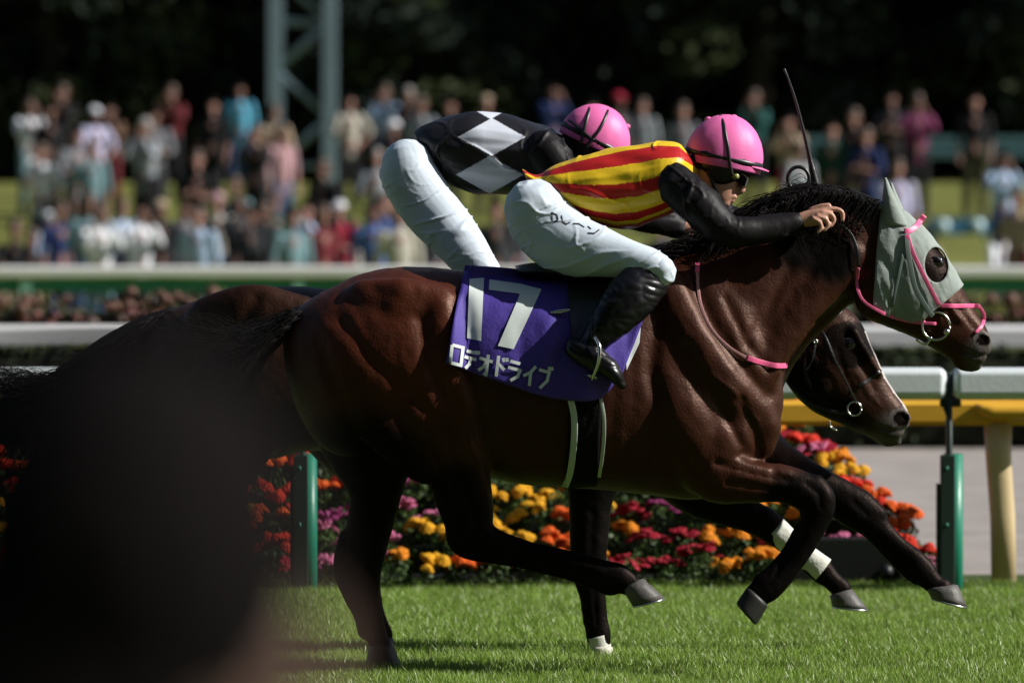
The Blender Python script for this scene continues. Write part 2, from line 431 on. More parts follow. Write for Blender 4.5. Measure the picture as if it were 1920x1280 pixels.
scatter_blooms(hh, -12, 12, 22.8, 23.3, .96, 1.08, 260, (.10,.04,.022), 'brown_blooms', .05)

# trees: trunk, limbs, crown of leaf clumps
m_bark = mat('bark', (.018,.015,.012), .9, .2, .6, 20, .3, 4)
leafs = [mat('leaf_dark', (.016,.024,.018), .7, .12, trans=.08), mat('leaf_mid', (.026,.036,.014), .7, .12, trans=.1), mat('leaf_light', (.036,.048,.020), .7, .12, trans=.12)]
def tree(x, y, h, cr_, k, label, low=.6):
    r = np.random.RandomState(100+k); z0 = g_bank(y+20)
    root = empty('tree', (x, y, z0), label, 'tree', 'trees behind the crowd')
    mb = MB(); p = Vector((x, y, z0-.1)); C = [p]
    for i in range(4): C.append(C[-1]+Vector((r.uniform(-.2, .2), r.uniform(-.2, .2), h*.17)))
    mb.tube3(C, [.3, .24, .2, .16, .1], [.3, .24, .2, .16, .1], 10, False)
    for i in range(7):
        a = r.uniform(0, 6.28); b = C[2+i % 3]; e = b+Vector((math.cos(a)*cr_*.6, math.sin(a)*cr_*.6, h*.2*r.uniform(.6, 1.3)))
        mb.tube3([b, (b+e)/2+Vector((0, 0, .2)), e], [.09, .06, .03], [.09, .06, .03], 6, False)
    mb.build('trunk', m_bark, root)
    Vs = []; mi = []
    for i in range(62):
        a = r.uniform(0, 6.28); q = r.uniform(.15, 1)**.6; zz = z0+low+(h-low)*r.uniform(0, 1); e = 1-(abs((zz-z0)/h-.5)*1.3)**2
        c = (x+math.cos(a)*cr_*q*e, y+math.sin(a)*cr_*q*e, zz); rad = r.uniform(.5, 1.1)
        n = 150; Vs.append(leaf_cloud(n, c, (rad, rad, rad*.7), .15, r)); k2 = r.choice([0,0,0,0,1,1,2] if k % 3 == 0 else [0,0,0,0,1,1]); mi += [k2]*n
    o = quads_mesh('crown', np.concatenate(Vs), leafs, root); o.data.polygons.foreach_set('material_index', mi)
T_L = ['far left', 'left', 'dark left', 'broad']
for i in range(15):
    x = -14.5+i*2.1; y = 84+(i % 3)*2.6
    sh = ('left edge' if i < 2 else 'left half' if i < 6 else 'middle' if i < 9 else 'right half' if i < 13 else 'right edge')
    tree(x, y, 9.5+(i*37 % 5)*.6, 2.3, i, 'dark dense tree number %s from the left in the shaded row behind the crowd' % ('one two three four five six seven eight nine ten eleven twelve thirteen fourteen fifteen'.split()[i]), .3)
# the unbroken wood further back, in its own shade
Vs = []; mi = []
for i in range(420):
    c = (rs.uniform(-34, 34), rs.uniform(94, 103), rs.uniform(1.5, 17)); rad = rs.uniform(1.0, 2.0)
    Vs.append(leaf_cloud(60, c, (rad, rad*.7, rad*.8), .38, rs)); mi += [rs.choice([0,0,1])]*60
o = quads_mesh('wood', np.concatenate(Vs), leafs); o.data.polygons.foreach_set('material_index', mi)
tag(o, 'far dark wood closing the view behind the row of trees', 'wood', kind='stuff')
plane('hill', -90, 90, 104, 150, 0, mat('wooded_hill', (.008,.011,.006), 1, 0, 0, 1, .4, .2), 20, 10, lambda x, y: 2+min(20, (y-104)*4)+noise.noise(Vector((x*.1, y*.1, 0)))*2)

# ------------------------------------------------------------------ lattice tower
Yt = 74.; zt0 = g_bank(Yt+20)
m_tow = mat('tower_teal', (.17,.24,.27), .5, .4, 0, 1, .12, 1)
xc = P(568, 0, Yt).x; hw = .44
tw = empty('lattice_tower', (xc, Yt, zt0), 'pale teal steel lattice tower rising behind the crowd left of centre', 'tower')
legs = [(-1,-1),(1,-1),(1,1),(-1,1)]
for a, b in legs:
    mb = MB(); mb.box(xc+a*hw-.1, xc+a*hw+.1, Yt+b*hw-.1, Yt+b*hw+.1, zt0-.2, 11); mb.build('leg', m_tow, tw, False)
for f in range(4):
    a, b = legs[f], legs[(f+1) % 4]
    for k in range(12):
        z0 = zt0+.3+k*.78; q = [Vector((xc+a[0]*hw, Yt+a[1]*hw, z0)), Vector((xc+b[0]*hw, Yt+b[1]*hw, z0+.78))]
        if (k+(f // 2)) % 2: q = [Vector((q[1].x, q[1].y, q[0].z)), Vector((q[0].x, q[0].y, q[1].z))]
        mb = MB(); mb.bar(q[0], q[1], .042, 6); mb.build('brace', m_tow, tw)
        if k % 3 == 0:
            mb = MB(); mb.bar((xc+a[0]*hw, Yt+a[1]*hw, z0), (xc+b[0]*hw, Yt+b[1]*hw, z0), .04, 6); mb.build('crossbar', m_tow, tw)

# ------------------------------------------------------------------ benches and barriers on the bank
m_bench = mat('bench_teal', (.07,.15,.155), .5)
for i, px in enumerate((1290, 1385, 1540, 1775, 1900)):
    Yb = 76.; c = P(px, 0, Yb); z0 = g_bank(96)+.03
    t = empty('picnic_bench', (c.x, Yb, z0), 'teal slatted bench on the terrace behind the crowd, %s from the left' % 'first second third fourth fifth'.split()[i], 'bench', 'teal benches on the terrace')
    mb = MB(); mb.box(c.x-.42, c.x+.42, Yb-.2, Yb+.2, z0+.42, z0+.47); mb.build('seat', m_bench, t, False)
    mb = MB(); mb.box(c.x-.42, c.x+.42, Yb+.2, Yb+.24, z0+.5, z0+.62); mb.box(c.x-.42, c.x+.42, Yb+.2, Yb+.24, z0+.66, z0+.78); mb.build('backrest', m_bench, t, False)
    for sgn in (-1, 1):
        mb = MB(); mb.box(c.x+sgn*.37-.03, c.x+sgn*.37+.03, Yb-.16, Yb+.195, z0, z0+.415); mb.box(c.x+sgn*.37-.03, c.x+sgn*.37+.03, Yb+.243, Yb+.28, z0, z0+.78); mb.build('leg', m_bench, t, False)
m_blue = mat('barrier_blue', (.045,.17,.30), .5); m_lb = mat('pale_blue_disc', (.45,.62,.66), .4)
def on_bank(px, py):
    """depth at which the ground of the bank shows at row py"""
    lo, hi = 50., 76.
    for _ in range(40):
        y = (lo+hi)/2; yy = YH-(g_bank(y+20)-HC)*sc(y)
        if yy > py: lo = y
        else: hi = y
    return y
for i, (px, py, wd) in enumerate(((1800, 450, .45), (600, 450, .5), (1260, 440, .5))):
    Yb = on_bank(px, py+6); c = P(px, py, Yb); z0 = g_bank(Yb+20)
    t = empty('blue_barrier', (c.x, Yb, z0), 'low blue board barrier with pale discs ' + ('on the grass bank near the right edge', 'behind the seated crowd below the lattice tower', 'on the grass bank between the two jockeys')[i], 'barrier', 'low blue barriers on the bank')
    mb = MB(); mb.box(c.x-wd, c.x+wd, Yb-.03, Yb+.03, z0+.12, z0+.36); mb.build('board', m_blue, t, False)
    for s_ in (-1, 1):
        mb = MB(); mb.box(c.x+s_*wd*.8-.03, c.x+s_*wd*.8+.03, Yb-.025, Yb+.025, z0, z0+.117); mb.build('leg', m_bench, t, False)
        mb = MB(); mb.tube3([Vector((c.x+s_*.25, Yb-.05, z0+.25)), Vector((c.x+s_*.25, Yb-.033, z0+.25))], [.1]*2, [.1]*2, 20, False, side=Vector((1,0,0))); mb.build('disc', m_lb, t)

# ------------------------------------------------------------------ flower display
m_black = mat('planter_black', (.008,.009,.010), .45, .4)
m_leafg = mat('bedding_leaf', (.055,.10,.022), .55, .4, 0, 1, .3, 8, trans=.25)
FC = {'yellow': (.80,.42,.01), 'gold': (.80,.28,.008), 'orange': (.80,.13,.008), 'scarlet': (.70,.035,.012), 'crimson': (.36,.008,.025), 'pink': (.60,.16,.30), 'magenta': (.28,.03,.14)}
FM = {k: mat('petal_'+k, c, .55, .3, 0, 1, .15, 20, trans=.2) for k, c in FC.items()}
def blossom_mesh(pink):
    mb = MB(); r = np.random.RandomState(11 if pink else 12)
    if pink:
        for k in range(6):
            a = k*1.047; mb.ell((math.cos(a)*.014, math.sin(a)*.014, .004), (.011, .011, .005), None, 7, 5)
        mb.ell((0, 0, .006), (.007, .007, .007), None, 6, 4)
    else:
        for ring, n, rr, z in ((0, 10, .021, 0), (1, 8, .015, .008), (2, 5, .008, .015), (3, 1, 0, .019)):
            for k in range(n):
                a = k*6.283/n+ring*.4; mb.ell((math.cos(a)*rr, math.sin(a)*rr, z), (.0085, .0085, .006), Matrix.Rotation(r.uniform(-.5, .5), 3, 'X'), 6, 4)
    return mb.mesh('blossom')
BM = {}
for k in FC:
    me = blossom_mesh(k in ('pink', 'magenta', 'crimson')); me.polygons.foreach_set('use_smooth', [True]*len(me.polygons)); me.materials.append(FM[k]); BM[k] = me
fol = []
for q in range(4):
    r = np.random.RandomState(50+q); V = leaf_cloud(230, (0, 0, .055), (.085, .085, .075), .014, r, .5)
    n = len(V)//4; me = bpy.data.meshes.new('foliage'); me.vertices.add(len(V)); me.vertices.foreach_set('co', V.ravel())
    me.loops.add(n*4); me.loops.foreach_set('vertex_index', np.arange(n*4)); me.polygons.add(n); me.polygons.foreach_set('loop_start', np.arange(n)*4); me.update(calc_edges=True)
    me.materials.append(m_leafg); fol.append(me)
PATCH = [(470,600,800,930,'scarlet'),(470,560,930,1100,'scarlet'),(560,650,800,960,'scarlet'),(570,700,960,1110,'pink'),(690,880,860,1010,'pink'),(690,860,980,1110,'yellow'),
         (860,980,1040,1110,'orange'),(900,1010,880,1000,'yellow'),(980,1080,880,1000,'yellow'),(980,1090,1000,1110,'orange'),(1080,1180,960,1060,'gold'),(1100,1260,900,960,'orange'),
         (1160,1330,940,1110,'crimson'),(1320,1470,960,1110,'gold'),(1340,1520,900,965,'crimson'),(1440,1520,950,1010,'gold'),(1520,1640,930,1010,'scarlet'),(1420,1480,740,830,'orange'),
         (1480,1560,800,850,'crimson'),(1520,1620,840,900,'yellow'),(1600,1700,880,960,'scarlet'),(1640,1760,960,1030,'orange'),(0,60,800,1100,'scarlet')]
def patch_colour(px, py, r):
    for a, b, c, d, k in PATCH:
        if a <= px+r.uniform(-22, 22) <= b and c <= py+r.uniform(-22, 22) <= d: 
            if r.uniform() < .2: return {'gold': 'yellow', 'yellow': 'gold', 'scarlet': 'orange', 'orange': 'scarlet', 'crimson': 'magenta', 'pink': 'magenta'}[k]
            return k
    return ['scarlet', 'orange', 'yellow', 'crimson', 'pink'][int((px+200)//90) % 5]
LBL = {'yellow': 'bushy plant with bright yellow pompon flowers in the flower bed', 'gold': 'bushy plant with golden orange-yellow pompon flowers in the flower bed', 'orange': 'bushy plant with orange pompon flowers in the flower bed',
       'scarlet': 'bushy plant with scarlet red pompon flowers in the flower bed', 'crimson': 'plant with small crimson flowers in the flower bed', 'pink': 'plant with small pale pink flowers in the flower bed', 'magenta': 'plant with small dark magenta flowers in the flower bed'}
r = np.random.RandomState(21)
def bed_Y(py): return 5.0+1.5*max(0, (1095-py)/350.)
BL = []
def bloom_plant(px, py, k=None, row='right slope'):
    k = k or patch_colour(px, py, r); Y = bed_Y(py)
    if py > 1060: Y = 4.85
    c = P(px, py, Y); z = max(c.z-.05, 0)
    t = empty('flowering_plant', (c.x, Y, z), LBL[k], 'flower', 'flowering plants in the flower bed'); BL.append((row, k, c.x, t))
    t.rotation_euler = (0, 0, r.uniform(0, 6)); 
    f = bpy.data.objects.new('foliage', fol[r.randint(4)]); COL.objects.link(f); f.parent = t; sc_ = r.uniform(.85, 1.15); f.scale = (sc_,)*3
    nb = {'crimson': 12, 'pink': 11, 'magenta': 10}.get(k, 7)
    for i in range(nb):
        b = bpy.data.objects.new('blossom', BM[k]); COL.objects.link(b); b.parent = t
        a = r.uniform(0, 6.28); q = r.uniform(0, 1)**.5*.085; el = math.sqrt(max(0, 1-(q/.1)**2))
        b.location = (math.cos(a)*q, math.sin(a)*q, .055+.08*el+r.uniform(-.01, .012))
        b.rotation_euler = (r.uniform(-.5, .9), r.uniform(-.5, .5), r.uniform(0, 6)); s_ = r.uniform(.8, 1.5); b.scale = (s_,)*3
cnt = 0
for row, py in enumerate(range(1078, 770, -44)):
    x = -180+(row % 2)*31
    right = 1730-(1030-py)*1.08 if py < 1030 else (1700 if py < 1040 else 1440)
    while x < right:
        dx = r.uniform(-9, 9); 
        hidden = (650 < x < 1420 and py < 880) 
        if not hidden: bloom_plant(x+dx, py+r.uniform(-20, 14), None, ['bottom row','second row','third row','fourth row','fifth row','sixth row','top row'][row]); cnt += 1
        x += 62
for px, py, k in ((1462,775,'orange'),(1478,812,'orange'),(1500,848,'scarlet'),(1452,830,'gold'),(1535,862,'crimson'),(1548,885,'yellow'),(1590,905,'yellow'),(1600,930,'scarlet'),(1632,948,'orange'),(1655,975,'scarlet'),(1560,925,'gold'),(1600,975,'orange'),(1690,1005,'orange'),(1710,1035,'scarlet'),(1735,1060,'scarlet'),(1728,1090,'pink'),(1640,1000,'scarlet')):
    bloom_plant(px, py+8, k)
from collections import defaultdict
gr = defaultdict(list)
for row, k, x, t in BL: gr[(row, k)].append((x, t))
ORD = 'first second third fourth fifth sixth seventh eighth ninth tenth eleventh twelfth thirteenth fourteenth fifteenth sixteenth'.split()
KD = {'yellow': 'bright yellow pompon', 'gold': 'golden pompon', 'orange': 'orange pompon', 'scarlet': 'scarlet pompon', 'crimson': 'small crimson', 'pink': 'small pale pink', 'magenta': 'small dark magenta'}
for (row, k), L in gr.items():
    for i, (x, t) in enumerate(sorted(L, key=lambda q: q[0])): t['label'] = '%s %s flower plant from left in %s of flower bed' % (ORD[i], KD[k], row)
# tiered black stand under the plants
st = empty('planter_stand', (0, 5.4, 0), 'low black tiered planter box under the flower display', 'planter')
tiers = []
for i in range(6):
    py = 1040-i*50; Ya = bed_Y(py)-.06; Yb_ = Ya+.20; z = P(0, py+28, Ya).z; xr = P(1712-(1030-py)*1.05, 0, Ya).x
    mb = MB(); mb.box(-3.2+i*.004, xr, Ya+.003, Yb_, 0.0, max(z-.02, .04), .01)
    if i == 0:
        pass
    mb.build('tier', m_black, st, False)
mb = MB(); Ya = 4.9; mb.box(P(1452, 0, Ya).x, P(1690, 0, Ya).x, Ya, Ya+.085, .0, P(0, 1008, Ya).z, .008); mb.build('front_panel', m_black, st, False)
mb = MB(); c = P(1662, 1072, Ya-.05); mb.ell(c, (.032, .032, .036), None, 16, 12); mb.bar((c.x, c.y, 0), (c.x, c.y, c.z), .012); 
tag(mb.build('ground_lamp', m_black), 'small round black lamp in front of the black planter panel', 'lamp')

# ------------------------------------------------------------------ crowd
def px_person(pose):
    """body in local metres: feet at z=0, faces -y. returns meshes for body, top, trousers, hair, shoe (two)"""
    V3 = Vector; H = {}
    sit = pose in ('sit',); hz = .92 if not sit else .28
    def tube(mb, pts, rr, seg=10): mb.tube3([V3(p) for p in pts], rr, rr, seg, True)
    sh = hz+.50; hd = hz+.72
    arms = {'down': [((.19,0,sh),(.25,.02,sh-.28),(.24,-.06,sh-.52)), ((-.19,0,sh),(-.25,.02,sh-.28),(-.24,-.06,sh-.52))],
            'raised': [((.19,0,sh),(.24,-.18,sh-.17),(.07,-.24,sh+.12)), ((-.19,0,sh),(-.24,-.18,sh-.17),(-.07,-.24,sh+.12))],
            'crossed': [((.19,0,sh),(.26,-.05,sh-.27),(-.02,-.2,sh-.23)), ((-.19,0,sh),(-.26,-.05,sh-.27),(.02,-.22,sh-.19))],
            'hip': [((.19,0,sh),(.36,.02,sh-.24),(.19,-.05,sh-.42)), ((-.19,0,sh),(-.25,-.05,sh-.27),(-.1,-.24,sh-.2))],
            'sit': [((.19,0,sh),(.24,-.14,sh-.25),(.14,-.36,sh-.25)), ((-.19,0,sh),(-.24,-.14,sh-.25),(-.14,-.36,sh-.25))]}[pose]
    if sit: lg = [((.09,0,hz),(.14,-.42,.46),(.12,-.42,.09)), ((-.09,0,hz),(-.15,-.40,.48),(-.13,-.46,.09))]
    else: lg = [((.09,0,hz),(.10,-.02,.48),(.11,.01,.08)), ((-.09,0,hz),(-.11,-.03,.48),(-.13,-.01,.08))]
    body = MB()
    tube(body, [(0,.01,hz-.02),(0,.01,hz+.25),(0,.01,sh-.04),(0,0,sh+.03),(0,-.01,sh+.1)], [.12,.115,.12,.055,.05], 12)
    body.ell((0,-.02,hd+.02), (.074,.092,.112)); body.ell((0,-.112,hd-.005), (.014,.02,.022)); body.ell((0,-.075,hd-.07), (.035,.03,.025))
    for s_ in (-1, 1): body.ell((s_*.076,0,hd), (.012,.022,.03))
    for a in arms:
        tube(body, cr([*a], 4).tolist(), np.interp(np.linspace(0, 1, len(cr([*a], 4))), [0,.5,1], [.045,.04,.028]).tolist(), 8)
        e = V3(a[2]); d = (e-V3(a[1])).normalized(); body.ell(e+d*.07, (.036,.03,.05))
        for f in range(4): tube(body, [e+d*.09+V3((f*.016-.024,0,0)), e+d*.15+V3((f*.018-.027,-.015,0))], [.009,.008], 6)
    for l in lg: tube(body, [V3(p) for p in l], [.075,.052,.036], 10)
    H['body'] = union_mesh(body, .014, 2)
    top = MB(); C = [V3((0,.01,hz-.06)),V3((0,.01,hz+.1)),V3((0,.01,hz+.3)),V3((0,.01,sh-.02)),V3((0,.0,sh+.04))]
    top.tube3(C, [.165,.155,.175,.17,.07], [.115,.11,.125,.105,.065], 16, True, side=V3((0,1,0)))
    for a in arms:
        pts = cr([*a], 4); k = len(pts)-(3 if pose in ('down','hip','crossed') else 1); pts = pts[:k]
        tube(top, pts.tolist(), np.linspace(.066, .045, len(pts)).tolist(), 10)
    H['shirt'] = union_mesh(top, .018, 3)
    tr = MB(); tr.ell((0,.01,hz-.01), (.16,.12,.11))
    for l in lg:
        p = cr([*l], 3); tube(tr, p.tolist(), np.linspace(.095, .062, len(p)).tolist(), 12)
    H['trousers'] = union_mesh(tr, .02, 2)
    h = MB(); h.ell((0,.004,hd+.065), (.092,.118,.095)); h.ell((0,.045,hd+.0), (.09,.075,.11)); H['hair'] = union_mesh(h, .015, 1)
    # keep the face clear
    for v in H['hair'].vertices:
        if v.co.y < -.04 and v.co.z < hd+.055: v.co.y = -.04+(v.co.y+.04)*.1
    for i, l in enumerate(lg):
        s_ = MB(); e = V3(l[2]); s_.tube3([e+V3((0,.05,-.04)), e+V3((0,-.06,-.045)), e+V3((0,-.17,-.055))], [.045,.042,.03], [.045,.05,.045], 10, True, side=V3((1,0,0))); H['shoe%d' % i] = s_.mesh('shoe')
    c = MB(); c.ell((0,.01,hd+.075), (.094,.106,.075)); c.tube3([V3((0,-.07,hd+.07)), V3((0,-.15,hd+.055))], [.01,.006], [.08,.06], 12, True, side=V3((1,0,0))); H['cap'] = c.mesh('cap')
    for k, me in H.items():
        me.polygons.foreach_set('use_smooth', [True]*len(me.polygons)); me.materials.append(None)
    return H
POSES = {p: px_person(p) for p in ('down', 'raised', 'crossed', 'hip', 'sit')}
PH = {'down': 1.74, 'raised': 1.74, 'crossed': 1.74, 'hip': 1.74, 'sit': 1.12}
CC = {'white': (.68,.70,.75), 'cream': (.42,.40,.35), 'light grey': (.26,.29,.32), 'grey': (.17,.18,.2), 'black': (.012,.012,.014), 'charcoal': (.035,.037,.042), 'navy': (.02,.035,.12), 'blue': (.09,.17,.42), 'sky blue': (.10,.36,.52),
      'pale blue': (.36,.48,.66), 'teal': (.02,.09,.085), 'pale teal': (.15,.25,.28), 'red': (.36,.02,.05), 'maroon': (.12,.018,.025), 'plum': (.17,.035,.10), 'pink': (.40,.24,.27), 'beige': (.36,.28,.2), 'brown': (.13,.075,.05), 'olive': (.05,.05,.025), 'lavender': (.45,.44,.62), 'dark green': (.012,.045,.03), 'denim': (.05,.09,.18)}
CM = {k: mat('cloth_'+k.replace(' ', '_'), c, .8, .2) for k, c in CC.items()}
SKIN = [mat('skin_fair', (.30,.16,.13), .6, .3), mat('skin_tan', (.19,.10,.08), .6, .3)]
HAIR = {'black': mat('hair_black', (.006,.005,.005), .9, .05), 'brown': mat('hair_brown', (.05,.028,.017), .5), 'grey': mat('hair_grey', (.22,.21,.2), .6)}
# (px, head row, top, trousers, pose, headwear)
CROWD = [
 (12,182,'charcoal','black','down','black'),(55,207,'white','pale teal','raised','brown'),(118,180,'black','black','raised','brown'),(146,190,'charcoal','black','down','brown'),(178,222,'lavender','black','hip','white cap'),
 (207,214,'brown','maroon','raised','black'),(248,200,'charcoal','black','down','white cap'),(322,180,'maroon','black','raised','brown'),(345,222,'charcoal','black','down','black'),(450,176,'sky blue','denim','down','black'),
 (514,218,'beige','grey','crossed','brown'),(655,198,'cream','black','hip','black'),(722,180,'pale blue','denim','raised','brown'),(766,185,'black','black','down','grey'),(790,203,'light grey','charcoal','down','brown'),
 (846,205,'black','black','down','black'),(912,200,'olive','black','down','beige cap'),(1035,178,'navy','denim','raised','black'),(1112,210,'black','black','down','black'),(1160,196,'charcoal','black','down','red cap'),
 (1205,206,'light grey','grey','down','brown'),(1280,214,'grey','pale teal','down','brown'),(1415,190,'teal','black','raised','brown'),(1480,236,'beige','red','raised','black'),(1602,226,'black','black','down','brown'),
 (1672,192,'olive','black','crossed','black'),(1720,197,'plum','black','raised','brown'),(1828,196,'black','olive','down','black'),(400,205,'black','black','down','black'),(95,215,'black','charcoal','down','black'),
 (290,225,'grey','charcoal','crossed','black'),
 (78,292,'white','navy','hip','brown'),(142,262,'grey','black','crossed','black'),(170,285,'pale teal','charcoal','down','brown'),(232,262,'charcoal','black','crossed','black'),(272,245,'light grey','black','raised','grey'),
 (480,258,'black','black','raised','brown'),(528,258,'pink','denim','down','black'),(370,305,'black','black','crossed','brown'),(606,322,'black','black','down','brown'),
 (440,355,'pale teal','charcoal','down','brown'),(706,302,'light grey','black','hip','grey'),(738,247,'brown','teal','down','white cap'),
 (1625,262,'navy','navy','crossed','brown'),(1683,322,'lavender','grey','down','brown'),(1880,305,'pale blue','navy','raised','black'),
 (1560,250,'dark green','black','down','black'),(1500,290,'light grey','maroon','down','brown'),
 
 (28,432,'black','beige','sit','brown'),(112,402,'navy','navy','down','brown'),(92,418,'pale blue','charcoal','sit','white cap'),(166,388,'pale teal','denim','down','brown'),(186,408,'white','pale teal','raised','brown'),(228,396,'pale blue','navy','down','brown'),
 (262,404,'white','grey','raised','black'),(301,400,'black','black','down','beige cap'),(346,398,'grey','charcoal','raised','black'),(372,412,'pale blue','pale teal','down','brown'),(408,386,'cream','denim','down','pink cap'),
 (444,392,'beige','brown','raised','brown'),(430,425,'blue','navy','sit','black'),(470,412,'charcoal','black','down','black'),(496,404,'charcoal','grey','down','brown'),(514,386,'dark green','black','down','brown'),
 (548,414,'pale teal','olive','down','black'),(578,402,'pale blue','navy','raised','black'),(604,408,'maroon','charcoal','down','brown'),(636,402,'red','maroon','crossed','white cap'),(664,440,'cream','cream','sit','brown'),
 (700,404,'blue','navy','down','black'),(722,388,'blue','denim','raised','brown'),(748,420,'cream','charcoal','down','beige cap'),(780,408,'charcoal','black','down','black'),(812,430,'grey','charcoal','sit','black'),
 (208,440,'white','denim','sit','black'),(325,440,'light grey','black','sit','black'),(395,445,'lavender','grey','sit','brown'),(500,448,'pink','brown','sit','brown'),(590,452,'lavender','grey','sit','black'),(150,440,'light grey','denim','sit','black'),
 (1712,400,'brown','beige','sit','black'),(1620,456,'charcoal','black','sit','black'),(1880,436,'white','charcoal','sit','brown'),(1908,380,'beige','maroon','down','brown'),(1240,430,'navy','black','sit','black'),(1290,440,'grey','olive','sit','brown'),
 (955,420,'grey','navy','sit','black'),(930,400,'charcoal','charcoal','down','black'),(1905,430,'navy','black','sit','black'),(530,440,'charcoal','black','sit','brown'),(270,452,'grey','charcoal','sit','black'),(60,450,'charcoal','beige','sit','brown'),
]
ordn = lambda n: ['first','second','third','fourth','fifth','sixth','seventh','eighth','ninth','tenth','eleventh','twelfth','thirteenth','fourteenth','fifteenth','sixteenth','seventeenth','eighteenth','nineteenth','twentieth','twenty-first','twenty-second','twenty-third','twenty-fourth','twenty-fifth','twenty-sixth','twenty-seventh','twenty-eighth','twenty-ninth','thirtieth','thirty-first','thirty-second','thirty-third','thirty-fourth','thirty-fifth','thirty-sixth','thirty-seventh','thirty-eighth','thirty-ninth','fortieth','forty-first','forty-second','forty-third','forty-fourth','forty-fifth','forty-sixth','forty-seventh','forty-eighth','forty-ninth','fiftieth'][n]
rows = {'back row': [], 'middle rows': [], 'front row': []}
for c in CROWD:
    rows['back row' if c[1] < 240 else 'middle rows' if c[1] < 360 else 'front row'].append(c)
rr = random.Random(4)
for k_ in rows: rows[k_] = [(c if c[2] not in ('beige', 'brown', 'olive') or rr.random() < .5 else (c[0], c[1], rr.choice(['black', 'charcoal', 'white']), *c[3:])) for c in rows[k_] if not (k_ != 'front row' and c[0] < 640 and c[2] in ('charcoal', 'grey') and rr.random() < .45)]
POSW = {'down': 'arms down', 'raised': 'hands at face', 'crossed': 'arms folded', 'hip': 'hand on hip', 'sit': 'sitting'}
for rname, lst in rows.items():
    lst.sort()
    for i, (px, py, top, trs, pose, head) in enumerate(lst):
        h = rr.uniform(.95, 1.04); H_ = PH[pose]*h-.10; lo, hi = 48., 76.
        for _ in range(40):
            y = (lo+hi)/2; yy = YH-(g_bank(y+20)+H_-HC)*sc(y)
            if yy > py: lo = y
            else: hi = y
        z0 = g_bank(y+20)+.03
        if y > 75.9: z0 = HC+(YH-py)/sc(y)-H_; z0 = min(max(z0, g_bank(y+20)+.03), g_bank(y+20)+.5)
        t = empty('person', (P(px, 0, y).x, y, z0), 'spectator %s, %s top, %s, %s from left in %s' % (('in '+head if 'cap' in head else 'with '+head+' hair'), top, POSW[pose], ordn(i), rname), 'person', 'spectators on the grass bank')
        t.rotation_euler = (0, 0, rr.uniform(-.6, .6)); t.scale = (h*.95, h*.95, h)
        parts = [('body', 'body', SKIN[rr.randrange(2)]), ('shirt', 'shirt', CM[top]), ('trousers', 'trousers', CM[trs]), ('shoe', 'shoe0', CM['charcoal']), ('shoe', 'shoe1', CM['charcoal'])]
        if 'cap' in head: parts += [('cap', 'cap', CM[head.split()[0]]), ('hair', 'hair', HAIR['black'])]
        else: parts.append(('hair', 'hair', HAIR[head]))
        for nm, key, m in parts:
            o = bpy.data.objects.new(nm, POSES[pose][key]); COL.objects.link(o); o.parent = t
            o.material_slots[0].link = 'OBJECT'; o.material_slots[0].material = m
            if nm == 'hair' and 'cap' in head: o.scale = (.97, .97, .985)


# ------------------------------------------------------------------ horses
BAY = (.030,.0078,.0036); BAY_D = (.023,.0085,.0048); BLK = (.0035,.0032,.0032); WHT = (.55,.53,.5); GREY = (.06,.055,.05)
m_coat = mat('horse_coat', BAY, .46, .45, .20, 110, .22, 9, attr=True)
m_coat.node_tree.nodes['Principled BSDF'].inputs['Specular Tint'].default_value = (1, .66, .52, 1)
_t = m_coat.node_tree; _a = [n for n in _t.nodes if n.type == 'ATTRIBUTE'][0]; _s = _t.nodes.new('ShaderNodeSeparateColor'); _m = _t.nodes.new('ShaderNodeMapRange')
_t.links.new(_a.outputs['Color'], _s.inputs[0]); _t.links.new(_s.outputs[0], _m.inputs[0])
for _i, _v in enumerate((.004, .030, .08, .34)): _m.inputs[1+_i].default_value = _v
_t.links.new(_m.outputs[0], _t.nodes['Principled BSDF'].inputs['Specular IOR Level'])
m_hoof = mat('hoof_horn', (.085,.08,.075), .55, .4, .2, 60, .25, 30)
m_shoe = mat('horse_shoe_metal', (.6,.6,.62), .3, .5, metal=1.)
m_hair = mat('horse_hair', (.006,.005,.005), .65, .15)
m_eye = mat('eye_black', (.006,.004,.004), .06, .8)
m_pink = mat('pink_strap', (.75,.11,.26), .45, .5, .1, 60, .12, 30)
m_leather = mat('black_leather', (.010,.010,.011), .38, .6, .15, 60)
m_steel = mat('bit_steel', (.7,.68,.64), .22, .5, metal=1.)
m_hood = mat('hood_cloth', (.27,.31,.285), .8, .2, .35, 35, .05, 12)
m_bandage = mat('white_bandage', (.62,.62,.56), .85, .2, .5, 40)
m_purple = mat('saddle_cloth_purple', (.060,.035,.27), .65, .35, .15, 90, .08, 6)
m_number = mat('number_white', (.66,.72,.70), .7, .2)

